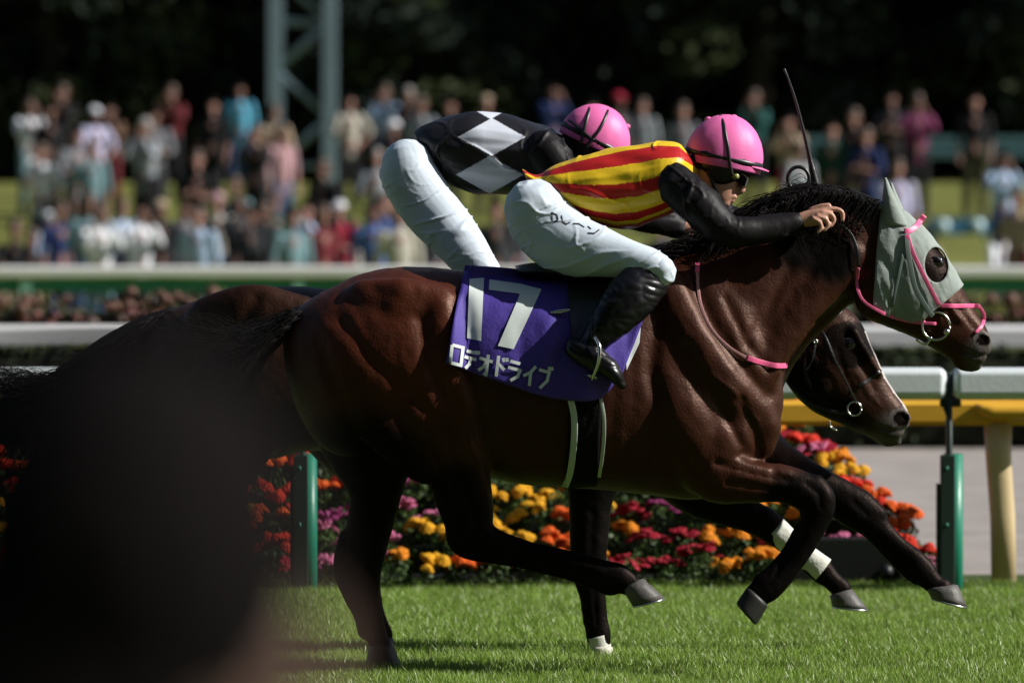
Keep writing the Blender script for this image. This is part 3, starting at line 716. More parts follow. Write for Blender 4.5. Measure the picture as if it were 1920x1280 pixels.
def hoof(root, cf, cb, sf, sb, Y, m, w=.052, shoe=True):
    mb = MB(); L = []
    for t in (0, .35, .7, 1):
        L.append((cf[0]+(sf[0]-cf[0])*t, cf[1]+(sf[1]-cf[1])*t, cb[0]+(sb[0]-cb[0])*t, cb[1]+(sb[1]-cb[1])*t, w*(.88+.16*t)))
    dx = ((sf[0]-cf[0])+(sb[0]-cb[0]))*.02; dy = ((sf[1]-cf[1])+(sb[1]-cb[1]))*.02; g = lambda a, b: (a[0]*.93+b[0]*.07+dx, a[1]*.93+b[1]*.07+dy)
    if not shoe: L.append((*g(sf, sb), *g(sb, sf), w*.97))
    L.insert(0, (cf[0]*.85+cb[0]*.15-dx*2, cf[1]*.85+cb[1]*.15-dy*2, cb[0]*.85+cf[0]*.15-dx*2, cb[1]*.85+cf[1]*.15-dy*2, w*.72))
    mb.lp(L, Y, 1, 20, 2.3)
    o = mb.build('hoof', m, root)
    if not shoe:
        me = union_mesh(mb, .004, 14); bpy.data.objects.remove(o); o = link('hoof', me, m, root)
    if shoe:
        f, b = Vector(sf), Vector(sb); n = Vector((f.y-b.y, b.x-f.x)).normalized()
        if n.dot(Vector(sf)-Vector(cf)) < 0: n = -n
        s_ = MB(); s_.lp([(f.x, f.y, b.x, b.y, w*1.05), (f.x+n.x*3, f.y+n.y*3, b.x+n.x*3, b.y+n.y*3, w*1.05)], Y, 1, 20, 2.3); s_.build('horse_shoe', m_shoe, o)
    return o

def strands(mb, starts, flow, n, rad, seed, jitter=10, Y=0., ysp=.05, sub=5):
    """hair: every strand follows 'flow' (list of px offsets) from a start, with its own wave and length"""
    r = random.Random(seed)
    for i in range(n):
        t = r.random(); k = t*(len(starts)-1); a = int(k); f = k-a; a2 = min(a+1, len(starts)-1)
        sx = starts[a][0]*(1-f)+starts[a2][0]*f; sy = starts[a][1]*(1-f)+starts[a2][1]*f
        sx += r.uniform(-8, 8); sy += r.uniform(-3, 9); y = Y+r.uniform(-ysp, ysp); L = r.uniform(.55, 1.1); ph = r.uniform(0, 6); am = r.uniform(2, jitter)
        fl = flow(t, r); pts = [(sx, sy, y)]
        m = len(fl)
        for j, (dx, dy) in enumerate(fl):
            w = (j+1)/m; pts.append((sx+dx*L+math.sin(ph+w*4)*am*w, sy+dy*L+math.cos(ph*1.3+w*5)*am*w, y+math.sin(ph+w*3)*ysp*.7*w))
        a_ = cr(pts, sub); C = [P(q[0], q[1], q[2]) for q in a_]; nn = len(C)
        R = [rad*r.uniform(.7, 1.2)*(1-.75*q/(nn-1)) for q in range(nn)]
        mb.tube3(C, R, R, 4, False)

def horse(name, label, Y, trunk, neck, head, legs, extras, nostril, eye, black, blk_top, blaze=None, voxel=.0078, carve=(), base=None):
    base = base or BAY
    root = empty(name, (P(1000, 0, Y).x, Y, 0), label, 'horse', None)
    mb = MB(); mb.lp(trunk, Y, 5, 40, 2.15); mb.lp(neck, Y, 6, 32); mb.lp(head, Y, 5, 32, 2.25)
    for L in legs: mb.lc(L, Y, 4, 24)
    for e in extras: mb.lc(e, Y, 4, 20)
    # nostril rim
    nx, ny, nr, nyy = nostril
    mb.lc([(nx+nr*1.25*math.cos(a), ny+nr*1.1*math.sin(a), nr*.34, .007, nyy) for a in np.linspace(0, 6.0, 10)], Y, 2, 8)
    me = union_mesh(mb, voxel, 5, .5)
    def wf(co):
        px, py = m2p(co); d = min(seg_d(px, py, b) for b in black); hx = trunk[-1][0]+(60 if Y < .5 else -20)
        return max(.0, min(1, (d-5)/70.))*(1 if px < hx+60 else .12)
    relax(me, wf, 16)
    me.update(); carve_ = [(min(p[0] for p in pl)-3*w, max(p[0] for p in pl)+3*w, min(p[1] for p in pl)-3*w, max(p[1] for p in pl)+3*w, [(x, y, 0) for x, y in pl], dd, w) for pl, dd, w in carve]
    def df(co, n):
        q = Vector((co.x*9, co.y*9, co.z*5)); v = noise.noise(q)*.003
        if n.y < .15:
            px, py = m2p(co)
            for x0, x1, y0, y1, pl, dd, w in carve_:
                if x0 < px < x1 and y0 < py < y1:
                    d = max(0, seg_d(px, py, pl))/w
                    if d < 3: v -= dd*math.exp(-d*d)
        q2 = Vector((co.x*24+co.z*8, co.y*10, co.z*14)); q3 = Vector((co.x*16-co.z*10, co.y*6, co.z*9+co.x*6)); return v+(abs(noise.noise(q2)))*-.0022-.0022*abs(noise.noise(q3))
    displace(me, df)
    Ny = Y+nyy
    def cf(co, n):
        s = F/(Y+CD); px, py = co.x*s+960, (HC-co.z)*s+YH
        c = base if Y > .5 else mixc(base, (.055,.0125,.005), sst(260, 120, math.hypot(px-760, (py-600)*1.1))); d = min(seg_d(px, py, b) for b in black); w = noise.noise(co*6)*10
        c = mixc(BLK, c, sst(-10, 34, d+w))
        for (x0, y0, r0) in blk_top:
            c = mixc(GREY if r0 < 0 else BLK, c, sst(abs(r0)*.6, abs(r0)*1.2, math.hypot(px-x0, py-y0)+w*.5))
        if math.hypot((px-nx)/1.15, py-ny) < nr and n.y < .3: c = (.003,.002,.002)
        elif math.hypot((px-nx)/1.15, py-ny) < nr*1.5 and n.y < .3: c = (.10,.09,.085)
        if math.hypot((px-eye[0])/1.2, py-eye[1]) < 44 and n.y < .5: c = (.0045,.003,.0025)
        if blaze:
            db = seg_d(px, py, blaze)
            if abs(co.y-Y) < .028+.01*noise.noise(co*20) and db < 0: c = (.55,.5,.47)
        return c
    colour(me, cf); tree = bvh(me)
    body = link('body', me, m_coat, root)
    ex, ey, er, _ = eye
    c, n = hitY(tree, ex, ey, Y, 0, Y-.09); mb = MB(); mb.ell((c.x, c.y+.010, c.z), (.028, .016, .023)); mb.build('eye', m_eye, root)
    mb = MB()
    for q in (-1, 1):
        mb.lc([(ex-er*1.2, ey+1, 1.6, .005), (ex-er*.5, ey-q*er*.72, 2, .006), (ex+er*.5, ey-q*er*.72, 2, .006), (ex+er*1.2, ey+1, 1.6, .005)], c.y+.002, 5, 8)
    o = mb.build('eyelid', mat('dark_skin', (.014,.010,.009), .5), root)
    return root, body, tree

# ---- near horse (number 17)
trunk = [(528,610,534,690,.05),(545,585,552,760,.14),(580,560,585,820,.20),(620,538,622,848,.245),(670,515,672,862,.27),(730,501,730,862,.285),(790,500,790,858,.285),(850,504,850,868,.27),
         (910,510,905,890,.27),(970,516,965,906,.285),(1040,520,1035,914,.295),(1100,516,1105,918,.29),(1170,508,1180,924,.27),(1240,492,1255,934,.245),(1310,474,1320,936,.225),(1370,480,1375,915,.21),(1415,520,1415,888,.19),(1446,600,1440,856,.145),(1462,690,1458,810,.07)]
neck = [(1180,505,1330,900,.20),(1260,478,1400,850,.19),(1330,452,1448,780,.17),(1400,420,1478,706,.145),(1470,388,1515,652,.12),(1540,366,1560,606,.105),(1600,366,1590,575,.095),(1640,385,1622,560,.08)]
head = [(1622,395,1600,540,.055),(1655,386,1612,578,.082),(1695,400,1632,600,.100),(1738,438,1660,612,.105),(1775,488,1694,626,.098),(1802,533,1728,642,.084),(1824,575,1757,658,.070),(1843,603,1784,676,.062),(1857,628,1808,687,.060),(1861,648,1830,689,.052),(1858,660,1842,682,.035)]
legs = [
 # near hind, swinging forward: thigh, gaskin, hock, cannon, fetlock
 [(735,640,120,.13,-.13),(800,740,112,.13,-.15),(845,820,88,.10,-.15),(858,880,62,.075,-.14),(872,940,54,.062,-.13),(886,988,45,.05,-.12),(915,1016,33,.04,-.12),(985,1032,21,.028,-.11),(1060,1049,20,.028,-.11),(1120,1067,22,.03,-.11),(1158,1083,28,.034,-.11),(1185,1098,21,.03,-.11),(1205,1106,20,.03,-.11)],
 # off hind, planted
 [(690,700,120,.12,.13),(690,800,105,.11,.14),(700,870,78,.09,.14),(703,930,50,.06,.14),(690,1000,44,.05,.14),(678,1058,41,.046,.14),(680,1100,34,.036,.14),(690,1140,26,.03,.14),(703,1180,22,.028,.14),(713,1212,22,.03,.14)],
 # near fore, folded
 [(1330,820,95,.10,-.12),(1345,880,68,.08,-.13),(1400,903,42,.058,-.13),(1460,905,37,.05,-.13),(1510,922,36,.046,-.13),(1532,945,36,.044,-.13),(1524,985,27,.034,-.13),(1502,1032,21,.028,-.13),(1474,1072,22,.028,-.13),(1442,1100,27,.034,-.13),(1415,1118,24,.03,-.13)],
 # off fore, reaching
 [(1380,800,90,.09,.11),(1432,852,52,.07,.12),(1500,893,40,.055,.12),(1560,925,37,.05,.12),(1612,958,39,.046,.12),(1645,990,27,.034,.12),(1686,1026,20,.028,.12),(1714,1050,23,.032,.12),(1730,1070,26,.034,.12),(1750,1092,20,.03,.12),(1765,1102,22,.032,.12)],
]
extras = [ # muscle bellies: (px,py,half width px, half depth m, dy)
 [(1250,540,40,.05,-.16),(1300,640,46,.05,-.20),(1360,720,46,.05,-.19),(1415,775,38,.05,-.13)],       # shoulder blade
 [(1240,700,50,.05,-.20),(1270,780,60,.055,-.21),(1320,850,52,.05,-.17)],                              # triceps
 [(1590,480,34,.03,-.085),(1520,560,40,.035,-.10),(1450,650,42,.04,-.12),(1400,740,40,.05,-.13)],       # long neck muscle
 [(1380,760,30,.05,-.15),(1430,790,34,.07,-.09),(1425,835,30,.06,-.08)],                                # breast
 [(1440,690,22,.06,-.06),(1440,750,30,.08,-.06),(1425,815,30,.08,-.05)],
 [(690,580,60,.06,-.155),(750,590,72,.06,-.195),(810,590,60,.05,-.20)],                                   # croup
 [(822,580,34,.04,-.222),(832,640,38,.05,-.235),(850,720,34,.05,-.235),(868,775,26,.05,-.21)],           # flank edge of the thigh
 [(640,620,50,.06,-.14),(680,720,66,.06,-.20),(740,800,60,.06,-.20),(800,860,50,.05,-.18)],             # hamstring
 [(1528,912,24,.036,-.13),(1544,935,24,.04,-.13),(1546,962,15,.03,-.13)],                                # folded knee
 [(1500,990,12,.014,-.13),(1478,1028,11,.013,-.13),(1452,1064,12,.015,-.13),(1425,1090,16,.02,-.13)],      # tendons
 [(1612,945,24,.036,.12),(1640,966,24,.036,.12)],[(1628,1000,10,.013,.12),(1668,1042,10,.013,.12),(1700,1068,14,.016,.12),(1722,1084,14,.018,.12)],
 [(850,985,18,.022,-.12),(858,1010,22,.026,-.12),(880,1030,20,.022,-.12),(960,1052,12,.013,-.11),(1050,1072,12,.014,-.11),(1110,1090,15,.018,-.11),(1145,1100,18,.02,-.11)],
 [(652,1010,20,.022,.14),(640,1062,18,.024,.14),(652,1110,14,.015,.14),(672,1150,12,.014,.14),(684,1185,14,.018,.14)],
 [(1380,882,26,.03,-.175),(1430,893,20,.02,-.17)],
 [(1455,870,20,.03,.08),(1530,905,16,.03,.08)],
 [(1796,680,10,.03),(1812,689,9,.032),(1834,689,7,.025)],[(1770,560,14,.02,-.075),(1800,600,10,.02,-.06)],
 [(1640,560,40,.02,-.085),(1655,530,44,.03,-.08)],                                                      # cheek
]
black = [[(858,920,40),(900,1020,60),(1060,1055,60),(1215,1110,80)],[(690,930,60),(680,1060,70),(712,1210,90)],[(1480,930,38),(1530,945,70),(1500,1032,70),(1400,1130,90)],[(1560,935,38),(1640,985,60),(1712,1050,70),(1780,1110,80)]]
blk_top = [(1842,665,-42),(690,900,150),(1560,480,60),(1500,450,60)]  # largest spot paints the shade of the lower haunch into the coat
CARVE1 = [([(1300,520),(1330,600),(1385,680),(1440,740)],.011,13),([(1590,560),(1530,612),(1470,690)],.009,9),([(1232,600),(1222,700),(1248,800),(1300,880)],.012,15),([(1290,650),(1350,760),(1392,835)],.010,10),
 ([(1390,750),(1412,800),(1425,850)],.009,8),([(1345,868),(1420,887),(1480,900)],.007,7),([(1365,905),(1430,915),(1490,922)],.005,6),([(640,600),(700,680),(770,740),(830,800),(850,850)],.008,14),([(600,640),(640,760),(720,850)],.006,14),
 ([(790,600),(800,680),(845,760)],.008,13),([(872,560),(880,650),(892,740),(908,800)],.014,13),([(700,540),(760,566),(815,548)],.003,14),([(850,860),(875,930),(895,985)],.007,8),([(820,860),(845,940)],.006,8),
 ([(1500,1000),(1478,1040),(1452,1078)],.005,4.5),([(1648,1003),(1680,1036),(1708,1060)],.005,4.5),([(930,1036),(1020,1052),(1120,1078)],.004,4.5),([(1512,905),(1535,925),(1540,950)],.005,6),([(1600,940),(1625,965)],.005,6),
 ([(672,1020),(668,1080),(690,1150)],.006,7),([(700,900),(690,960)],.006,9),([(1858,667),(1830,668),(1798,656),(1780,645)],.007,4),([(1795,575),(1815,600),(1828,615)],.004,6),([(1730,560),(1770,590)],.004,6),
 ([(1330,700),(1372,730),(1420,790)],-.004,4),([(1365,872),(1400,880),(1460,895)],-.0035,3.2),([(1360,560),(1400,640),(1440,690)],.007,9),([(1480,500),(1440,580),(1400,650)],.006,12),([(660,560),(690,620)],.003,14),
 ([(880,830),(905,880),(915,930)],-.004,4)]+[([(x,620),(x+12,740),(x-6,850)],.0022,11) for x in range(940,1220,34)]
H1, B1, T1 = horse('racehorse', 'bay racehorse number 17 galloping nearest, in pale grey hood and purple cloth', 0., trunk, neck, head, legs, extras, (1842,637,11.5,-.052), (1752,492,12,0), black, blk_top, None, carve=CARVE1)
hoof(H1, (1207,1084), (1168,1106), (1246,1120), (1186,1136), -.11, m_hoof)
hoof(H1, (739,1210), (690,1210), (754,1250), (686,1250), .14, mat('hoof_dark', (.015,.014,.013), .5), shoe=False)
hoof(H1, (1440,1136), (1400,1100), (1418,1172), (1380,1130), -.13, MATS['hoof_dark'], .05, False)
hoof(H1, (1796,1096), (1737,1104), (1813,1137), (1746,1121), .12, m_hoof)

# ears
def ear(root, tip, base_f, base_b, Y, dy, m, name='ear'):
    mb = MB(); L = []
    for t, w in ((0,.034),(.25,.036),(.45,.034),(.7,.024),(.88,.012),(1,.003)):
        k = {0:1,.25:1,.45:.93,.7:.8,.88:.62,1:.5}[t]; 
        L.append((base_f[0]+(tip[0]+2-base_f[0])*t, base_f[1]+(tip[1]-base_f[1])*t, base_b[0]+(tip[0]-2-base_b[0])*t, base_b[1]+(tip[1]-base_b[1])*t, w, dy))
    mb.lp(L, Y, 4, 18); return mb.build(name, m, root)
# hood: an inflated shell over the head, cut to the photographed outline with an eye hole
def poly_in(x, y, pg):
    c = False; j = len(pg)-1
    for i in range(len(pg)):
        if ((pg[i][1] > y) != (pg[j][1] > y)) and x < (pg[j][0]-pg[i][0])*(y-pg[i][1])/(pg[j][1]-pg[i][1])+pg[i][0]: c = not c
        j = i
    return c
mb = MB(); mb.lp(head, 0, 5, 32, 2.25); mb.lc(extras[-1], 0, 4, 20); mb.lp(neck[-4:], 0, 6, 32)
hm = union_mesh(mb, .006, 4)
displace(hm, lambda co, n: .009-.006*abs(noise.noise(Vector((co.x*26+co.z*9, co.y*6, co.z*7+2))))+.003*noise.noise(Vector((co.x*30, co.y*14, co.z*9)))+.0025*abs(noise.noise(Vector((co.x*55+co.z*20, co.y*8, co.z*12)))))
HP = [(1652,366),(1640,470),(1633,572),(1660,592),(1700,604),(1724,601),(1745,584),(1772,562),(1804,536),(1830,500),(1760,400),(1700,360)]
bm = bmesh.new(); bm.from_mesh(hm)
def inhood(co):
    px, py = m2p(Vector((co.x, 0, co.z)))
    return poly_in(px, py, HP) and not (((px-1753)/23)**2+((py-496)/33)**2 < 1)
dead = [v for v in bm.verts if not inhood(v.co)]
bmesh.ops.delete(bm, geom=dead, context='VERTS')
for v in bm.verts:
    if not v.is_boundary: continue
    px, py = m2p(Vector((v.co.x, 0, v.co.z))); e = math.hypot((px-1753)/23, (py-496)/33)
    if e < 1.5: px, py = 1753+(px-1753)/e, 496+(py-496)/e
    else:
        best = None
        for (x0, y0), (x1, y1) in zip(HP, HP[1:]+HP[:1]):
            t = min(1, max(0, ((px-x0)*(x1-x0)+(py-y0)*(y1-y0))/((x1-x0)**2+(y1-y0)**2))); q = (x0+(x1-x0)*t, y0+(y1-y0)*t); d = math.hypot(px-q[0], py-q[1])
            if best is None or d < best[0]: best = (d, q)
        if best[0] < 9: px, py = best[1]
    c = P(px, py, 0); v.co.x, v.co.z = c.x, c.z
bm.to_mesh(hm); bm.free(); hood = link('hood', hm, m_hood, H1)
sm = hood.modifiers.new('s', 'SOLIDIFY'); sm.thickness = .003; TH = bvh(hm)
ear(H1, (1660,333), (1704,425), (1650,420), 0, -.055, m_hood, 'ear_cover')
ear(H1, (1671,343), (1708,425), (1662,420), 0, .055, m_hood, 'ear_cover')
mb = MB(); mb.lc([(1652,385,9,.06),(1668,398,9,.07)], -.02, 2, 12); mb.build('hood_band', mat('grey_band', (.2,.24,.27), .6), H1)

def ring(mb, px, py, rpx, Y, thick=.004):
    c = P(px, py, Y); R = rpx/sc(Y); C = [c+Vector((math.cos(a)*R, 0, math.sin(a)*R)) for a in np.linspace(0, 2*math.pi, 25)]
    mb.tube3(C, [thick]*25, [thick]*25, 8, False)
brid = MB()
strap(brid, TH, [(1692,433),(1704,432),(1718,422),(1733,404)], 0, .0095, .006)
strap(brid, TH, [(1697,440),(1706,470),(1722,505),(1742,545),(1757,572)], 0, .0075, .008)
strap(brid, T1, [(1757,572),(1790,573),(1822,573),(1836,574)], 0, .0075, .005)
strap(brid, T1, [(1834,572),(1845,590),(1842,606),(1826,624)], 0, .006, .005)
bridle = brid.build('bridle', m_pink, H1)
mb = MB(); strap(mb, TH, [(1697,438),(1698,470),(1703,500),(1712,540),(1735,580),(1745,592)], 0, .009, .007); strap(mb, TH, [(1690,475),(1680,520),(1668,575)], 0, .005, .006)
mb.build('cheek_strap', mat('strap_grey_green', (.13,.17,.15), .7), H1)
mb = MB(); cY = hitY(T1, 1755, 612, 0, .012)[0].y; ring(mb, 1755, 611, 26, cY, .0045); mb.ell(P(1775, 622, cY-.004), (.012, .012, .012)); mb.lc([(1720,638,3,.004),(1735,645,3,.004),(1745,634,3,.004)], cY, 4, 8)
mb.build('bit_ring', m_steel, H1)
# reins, from the bit along the neck to the rider's hand, with the loop above the crest
mb = MB(); strap(mb, T1, [(1752,606),(1710,603),(1672,594),(1640,580),(1614,562),(1604,535),(1606,502)], 0, .0055, .012, dflt=-.1)
mb.lc([(1722,598,4,.004),(1732,604,4,.004)], cY, 2, 8)
mb.build('rein', m_pink, H1)
mb = MB(); strap(mb, T1, [(1606,500),(1603,470),(1592,440),(1570,418)], 0, .0055, .012, dflt=-.1); mb.build('rein', m_leather, H1)
mb = MB()
mb.lc([(1376,410,5,.006),(1410,402,6,.006),(1450,380,7,.006),(1490,362,7,.006),(1530,352,6,.006)], .05, 4, 8); mb.build('rein', m_leather, H1); mb = MB()
C = [(1497+20*math.cos(a), 335+22*math.sin(a), 3.6, .006) for a in np.linspace(1.9, 1.9+5.6, 14)]; mb.lc(C, .02, 3, 8)
mb.build('rein_loop', m_leather, H1)
mb = MB(); strap(mb, T1, [(1306,498),(1306,535),(1312,575),(1330,615),(1362,648),(1398,670)], 0, .0055, .006)
mb.build('breast_strap', mat('pale_strap', (.42,.20,.20), .5), H1)
mb = MB(); strap(mb, T1, [(1395,668),(1420,676),(1448,683),(1474,684)], 0, .009, .007); mb.build('breast_strap', m_pink, H1); mb = MB(); strap(mb, T1, [(1306,492),(1305,510)], 0, .008, .009)
mb.build('breast_strap', m_pink, H1)

# saddle cloth
top_c = cr([(872,497),(930,500),(1000,507),(1060,513),(1120,514),(1160,516),(1206,590)], 8)
bot_c = cr([(838,676),(885,694),(950,716),(1010,736),(1070,746),(1122,742),(1163,700)], 8)
vs = []; fs = []; nu = len(top_c)-1; nv = 40
for i in range(nu+1):
    for j in range(nv+1):
        v = j/nv; q = top_c[i]*(1-v)+bot_c[i]*v
        # left edge bows in a little
        q = q+np.array([-6*math.sin(v*math.pi)*(1-i/nu)*0, 0])
        c, n = hitY(T1, q[0], max(q[1], 519 if q[0] > 880 else q[1]), 0, 0.016, -.05)
        if n is None: c.y = -.03
        c.z = P(q[0], q[1], 0).z
        w = noise.noise(Vector((q[0]*.012, q[1]*.008, 0)))*.014-.016*abs(noise.noise(Vector((q[0]*.022+q[1]*.012, q[1]*.006, 3))))*sst(860,1000,q[0])+.010*math.sin((q[0]+q[1]*.35)*.055)*sst(960, 1060, q[0])*sst(0, .3, v)
        c.y += w-.008*v; vs.append(c)
for i in range(nu):
    for j in range(nv):
        k = i*(nv+1)+j; fs.append((k, k+1, k+nv+2, k+nv+1))
# no inward steps: keep the cloth draping outwards then hanging
mb = MB(); mb.add(vs, fs); clo = mb.build('saddle_cloth', m_purple, H1)
mo = clo.modifiers.new('s', 'SOLIDIFY'); mo.thickness = .004; mo.offset = 1 if clo.data.polygons[0].normal.y > 0 else -1
TC = BVHTree.FromPolygons(vs, fs)
mb = MB(); patch(mb, TC, [(881,522),(908,520),(903,636),(877,631)], 0, .0045, 6, 14)
st7 = [((918,523),(917,542)),((975,531),(973,549)),((1015,541),(974,552)),((963,651),(934,645))]
for a, b in zip(st7, st7[1:]): patch(mb, TC, [a[0], b[0], b[1], a[1]], 0, .0045, 10, 5)
n1 = mb.build('number', m_number, clo)
KANA = [(849,641,22,36,[[(.05,.05),(.95,.05),(.95,.95),(.05,.95),(.05,.05)]]),
 (874,650,23,36,[[(.12,.10),(.72,.10)],[(0,.42),(.95,.42)],[(.52,.42),(.45,.72),(.18,.98)],[(.84,-.02),(.9,.16)],[(1.02,-.05),(1.08,.13)]]),
 (901,657,25,38,[[(0,.28),(1,.28)],[(.62,0),(.62,.98),(.42,.92)],[(.58,.32),(.35,.65),(.02,.86)]]),
 (931,662,22,38,[[(.2,0),(.2,1)],[(.22,.36),(.8,.6)],[(.62,.04),(.7,.22)],[(.88,0),(.96,.17)]]),
 (954,670,24,37,[[(.12,.06),(.9,.06)],[(.02,.38),(.95,.38),(.8,.72),(.3,.99)]]),
 (983,677,23,38,[[(.92,0),(.55,.36),(.03,.6)],[(.58,.36),(.58,1)]]),
 (1010,684,22,38,[[(.02,.12),(.88,.12),(.78,.55),(.25,.98)],[(.82,-.14),(.9,.03)],[(1.02,-.17),(1.1,0)]])]
def strokes(mb, tree, glyphs, hw, off, Yref=0., slope=.27, slant=-.12):
    k = 0
    for x0, y0, w, h, ss in glyphs:
        for s_ in ss:
            pts = [Vector((x0+u*w+v*h*slant, y0+v*h+u*w*slope)) for u, v in s_]
            for i, (a, b) in enumerate(zip(pts, pts[1:])):
                d = (b-a).normalized(); n = Vector((-d.y, d.x))*hw; a_ = a-d*(hw*.95 if i else 0); b_ = b; k += 1
                patch(mb, tree, [a_-n, b_-n, b_+n, a_+n], Yref, off+.0003*(k % 5), 5, 2)
mb = MB(); strokes(mb, TC, KANA, 2.9, .0045); mb.build('lettering', m_number, clo)
mb = MB(); cpt = hitY(TC, 1048, 582, 0, .012)[0]; mb.tube3([cpt+Vector((-.028,0,-.003)), cpt+Vector((0,-.004,0)), cpt+Vector((.032,0,.005))], [.004,.008,.005], [.004,.006,.004], 10); mb.build('buckle', m_steel, clo)
mb = MB()
patch(mb, T1, [(1068,720),(1128,720),(1118,905),(1058,912)], 0, .012, 10, 20); g = mb.build('girth', mat('girth_webbing', (.006,.006,.006), .85, .1, .2, 120), H1); g.modifiers.new('s', 'SOLIDIFY').thickness = -.006
mb = MB(); strap(mb, T1, [(1068,742),(1075,780),(1074,830),(1068,880),(1059,910)], 0, .011, .024); strap(mb, T1, [(1124,742),(1130,780),(1129,830),(1122,890)], 0, .006, .024)
mb.build('girth_edging', mat('girth_white', (.5,.55,.5), .7), H1)
mb = MB(); patch(mb, TC, [(1062,518),(1150,518),(1120,640),(1072,648)], 0, .010, 10, 14); mb.build('saddle_flap', m_leather, H1)
mb = MB(); patch(mb, T1, [(1168,600),(1200,595),(1196,640),(1172,690)], 0, .010, 5, 10); mb.build('pad', m_number, H1)
mb = MB(); mb.lp([(965,498,975,520,.10),(1010,492,1015,520,.15),(1080,498,1080,522,.17),(1150,494,1150,520,.15),(1180,480,1185,515,.08)], 0, 4, 20); mb.build('saddle', m_leather, H1)

# mane and tail
mb = MB(); mb.lc([(1225,498,16,.03),(1290,470,22,.03),(1360,440,26,.032),(1430,408,26,.034),(1500,378,24,.034),(1560,366,20,.034),(1620,378,14,.03),(1652,388,8,.022)], 0, 5, 14)
starts = [(1250,480),(1340,442),(1420,405),(1480,372),(1540,352),(1600,362),(1650,380)]
def mflow(t, r):
    a = r.uniform(-.25, .5); L = r.uniform(50, 110); return [(-L*.35, -6+a*10), (-L*.7, 4+a*22), (-L, 22+a*40)]
strands(mb, starts, mflow, 1100, .0018, 5, 14, -.01, .055)
def mflow2(t, r): L = r.uniform(20, 70); return [(-L*.3, L*.5), (-L*.6, L*.9), (-L*.7, L*1.5)]
strands(mb, starts[1:], mflow2, 700, .0019, 6, 12, -.075, .03)
strands(mb, [(1480,360),(1530,348)], lambda t, r: [(-20, -12-r.random()*10), (-44, -14+r.random()*10), (-62, 4+r.random()*22)], 16, .0013, 8, 12, 0, .03)
mb.build('mane', m_hair, H1)
mb = MB(); mb.lc([(562,585,13,.03),(535,606,18,.035),(505,634,24,.04),(465,664,30,.04),(420,690,32,.035),(370,712,22,.03)], -.02, 4, 14)
strands(mb, [(560,580),(540,620)], lambda t, r: [(-50, 18+t*30), (-115, 40+t*90+r.uniform(-25, 35)), (-170-r.random()*60, 60+t*110+r.uniform(-50, 60))], 800, .0013, 11, 30, -.03, .09)
strands(mb, [(540,600),(520,640)], lambda t, r: [(-50, 40), (-90, 100+r.uniform(-10, 30)), (-100+r.random()*40, 150+r.uniform(-20, 60))], 300, .0013, 13, 28, -.05, .08)
strands(mb, [(500,600),(430,650)], lambda t, r: [(-60, 0), (-130, -20+r.uniform(-10, 20)), (-200, -40+r.uniform(-30, 50))], 40, .0013, 12, 26, -.04, .05)
mb.build('tail', m_hair, H1)

# ---- far horse
YB = .95
trunk = [(258,650,262,790,.05),(282,608,288,870,.14),(330,576,335,872,.21),(390,557,392,880,.25),(450,547,450,862,.27),(510,538,510,862,.275),(570,536,570,846,.275),(640,545,640,850,.27),(720,550,720,856,.27),
         (820,552,820,868,.28),(920,555,920,884,.285),(1010,545,1015,890,.28),(1080,530,1090,895,.25),(1150,520,1170,898,.22),(1220,540,1235,890,.20),(1280,600,1280,860,.16),(1310,680,1305,820,.08)]
neck = [(1080,530,1190,880,.19),(1180,520,1260,850,.17),(1270,515,1320,780,.14),(1360,515,1375,730,.12),(1440,525,1420,700,.105),(1510,545,1450,680,.095),(1555,562,1470,680,.08)]
head = [(1545,560,1440,660,.06),(1578,570,1462,702,.09),(1604,590,1482,730,.105),(1622,618,1500,752,.108),(1637,655,1522,770,.100),(1655,696,1553,786,.085),(1676,732,1592,803,.070),(1696,758,1630,820,.062),(1706,778,1655,830,.060),(1705,795,1672,832,.050),(1698,808,1682,826,.035)]
legs = [
 [(470,700,110,.12,-.13),(450,790,90,.10,-.14),(425,870,62,.07,-.14),(390,940,46,.055,-.14),(375,985,40,.045,-.13),(395,1040,28,.034,-.13),(425,1100,24,.03,-.13),(438,1135,27,.032,-.13),(446,1165,21,.028,-.13),(450,1185,22,.03,-.13)],
 [(600,740,100,.11,.12),(640,820,66,.09,.13),(690,890,46,.065,.13),(704,950,38,.05,.13),(693,1010,36,.045,.13),(684,1060,34,.04,.13),(690,1110,26,.032,.13),(702,1155,22,.028,.13),(716,1190,22,.03,.13)],
 [(1150,800,90,.10,-.11),(1120,870,68,.08,-.12),(1108,930,44,.058,-.12),(1105,990,38,.048,-.12),(1103,1050,35,.044,-.12),(1106,1088,31,.038,-.12),(1113,1125,24,.03,-.12),(1118,1162,22,.028,-.12),(1122,1190,24,.032,-.12),(1127,1212,19,.03,-.12)],
 [(1240,820,90,.10,.11),(1290,900,60,.07,.12),(1350,945,40,.055,.12),(1400,965,33,.048,.12),(1436,982,30,.042,.12),(1470,1010,25,.032,.12),(1505,1040,23,.03,.12),(1535,1064,25,.032,.12),(1560,1088,19,.028,.12),(1578,1104,20,.03,.12)],
]
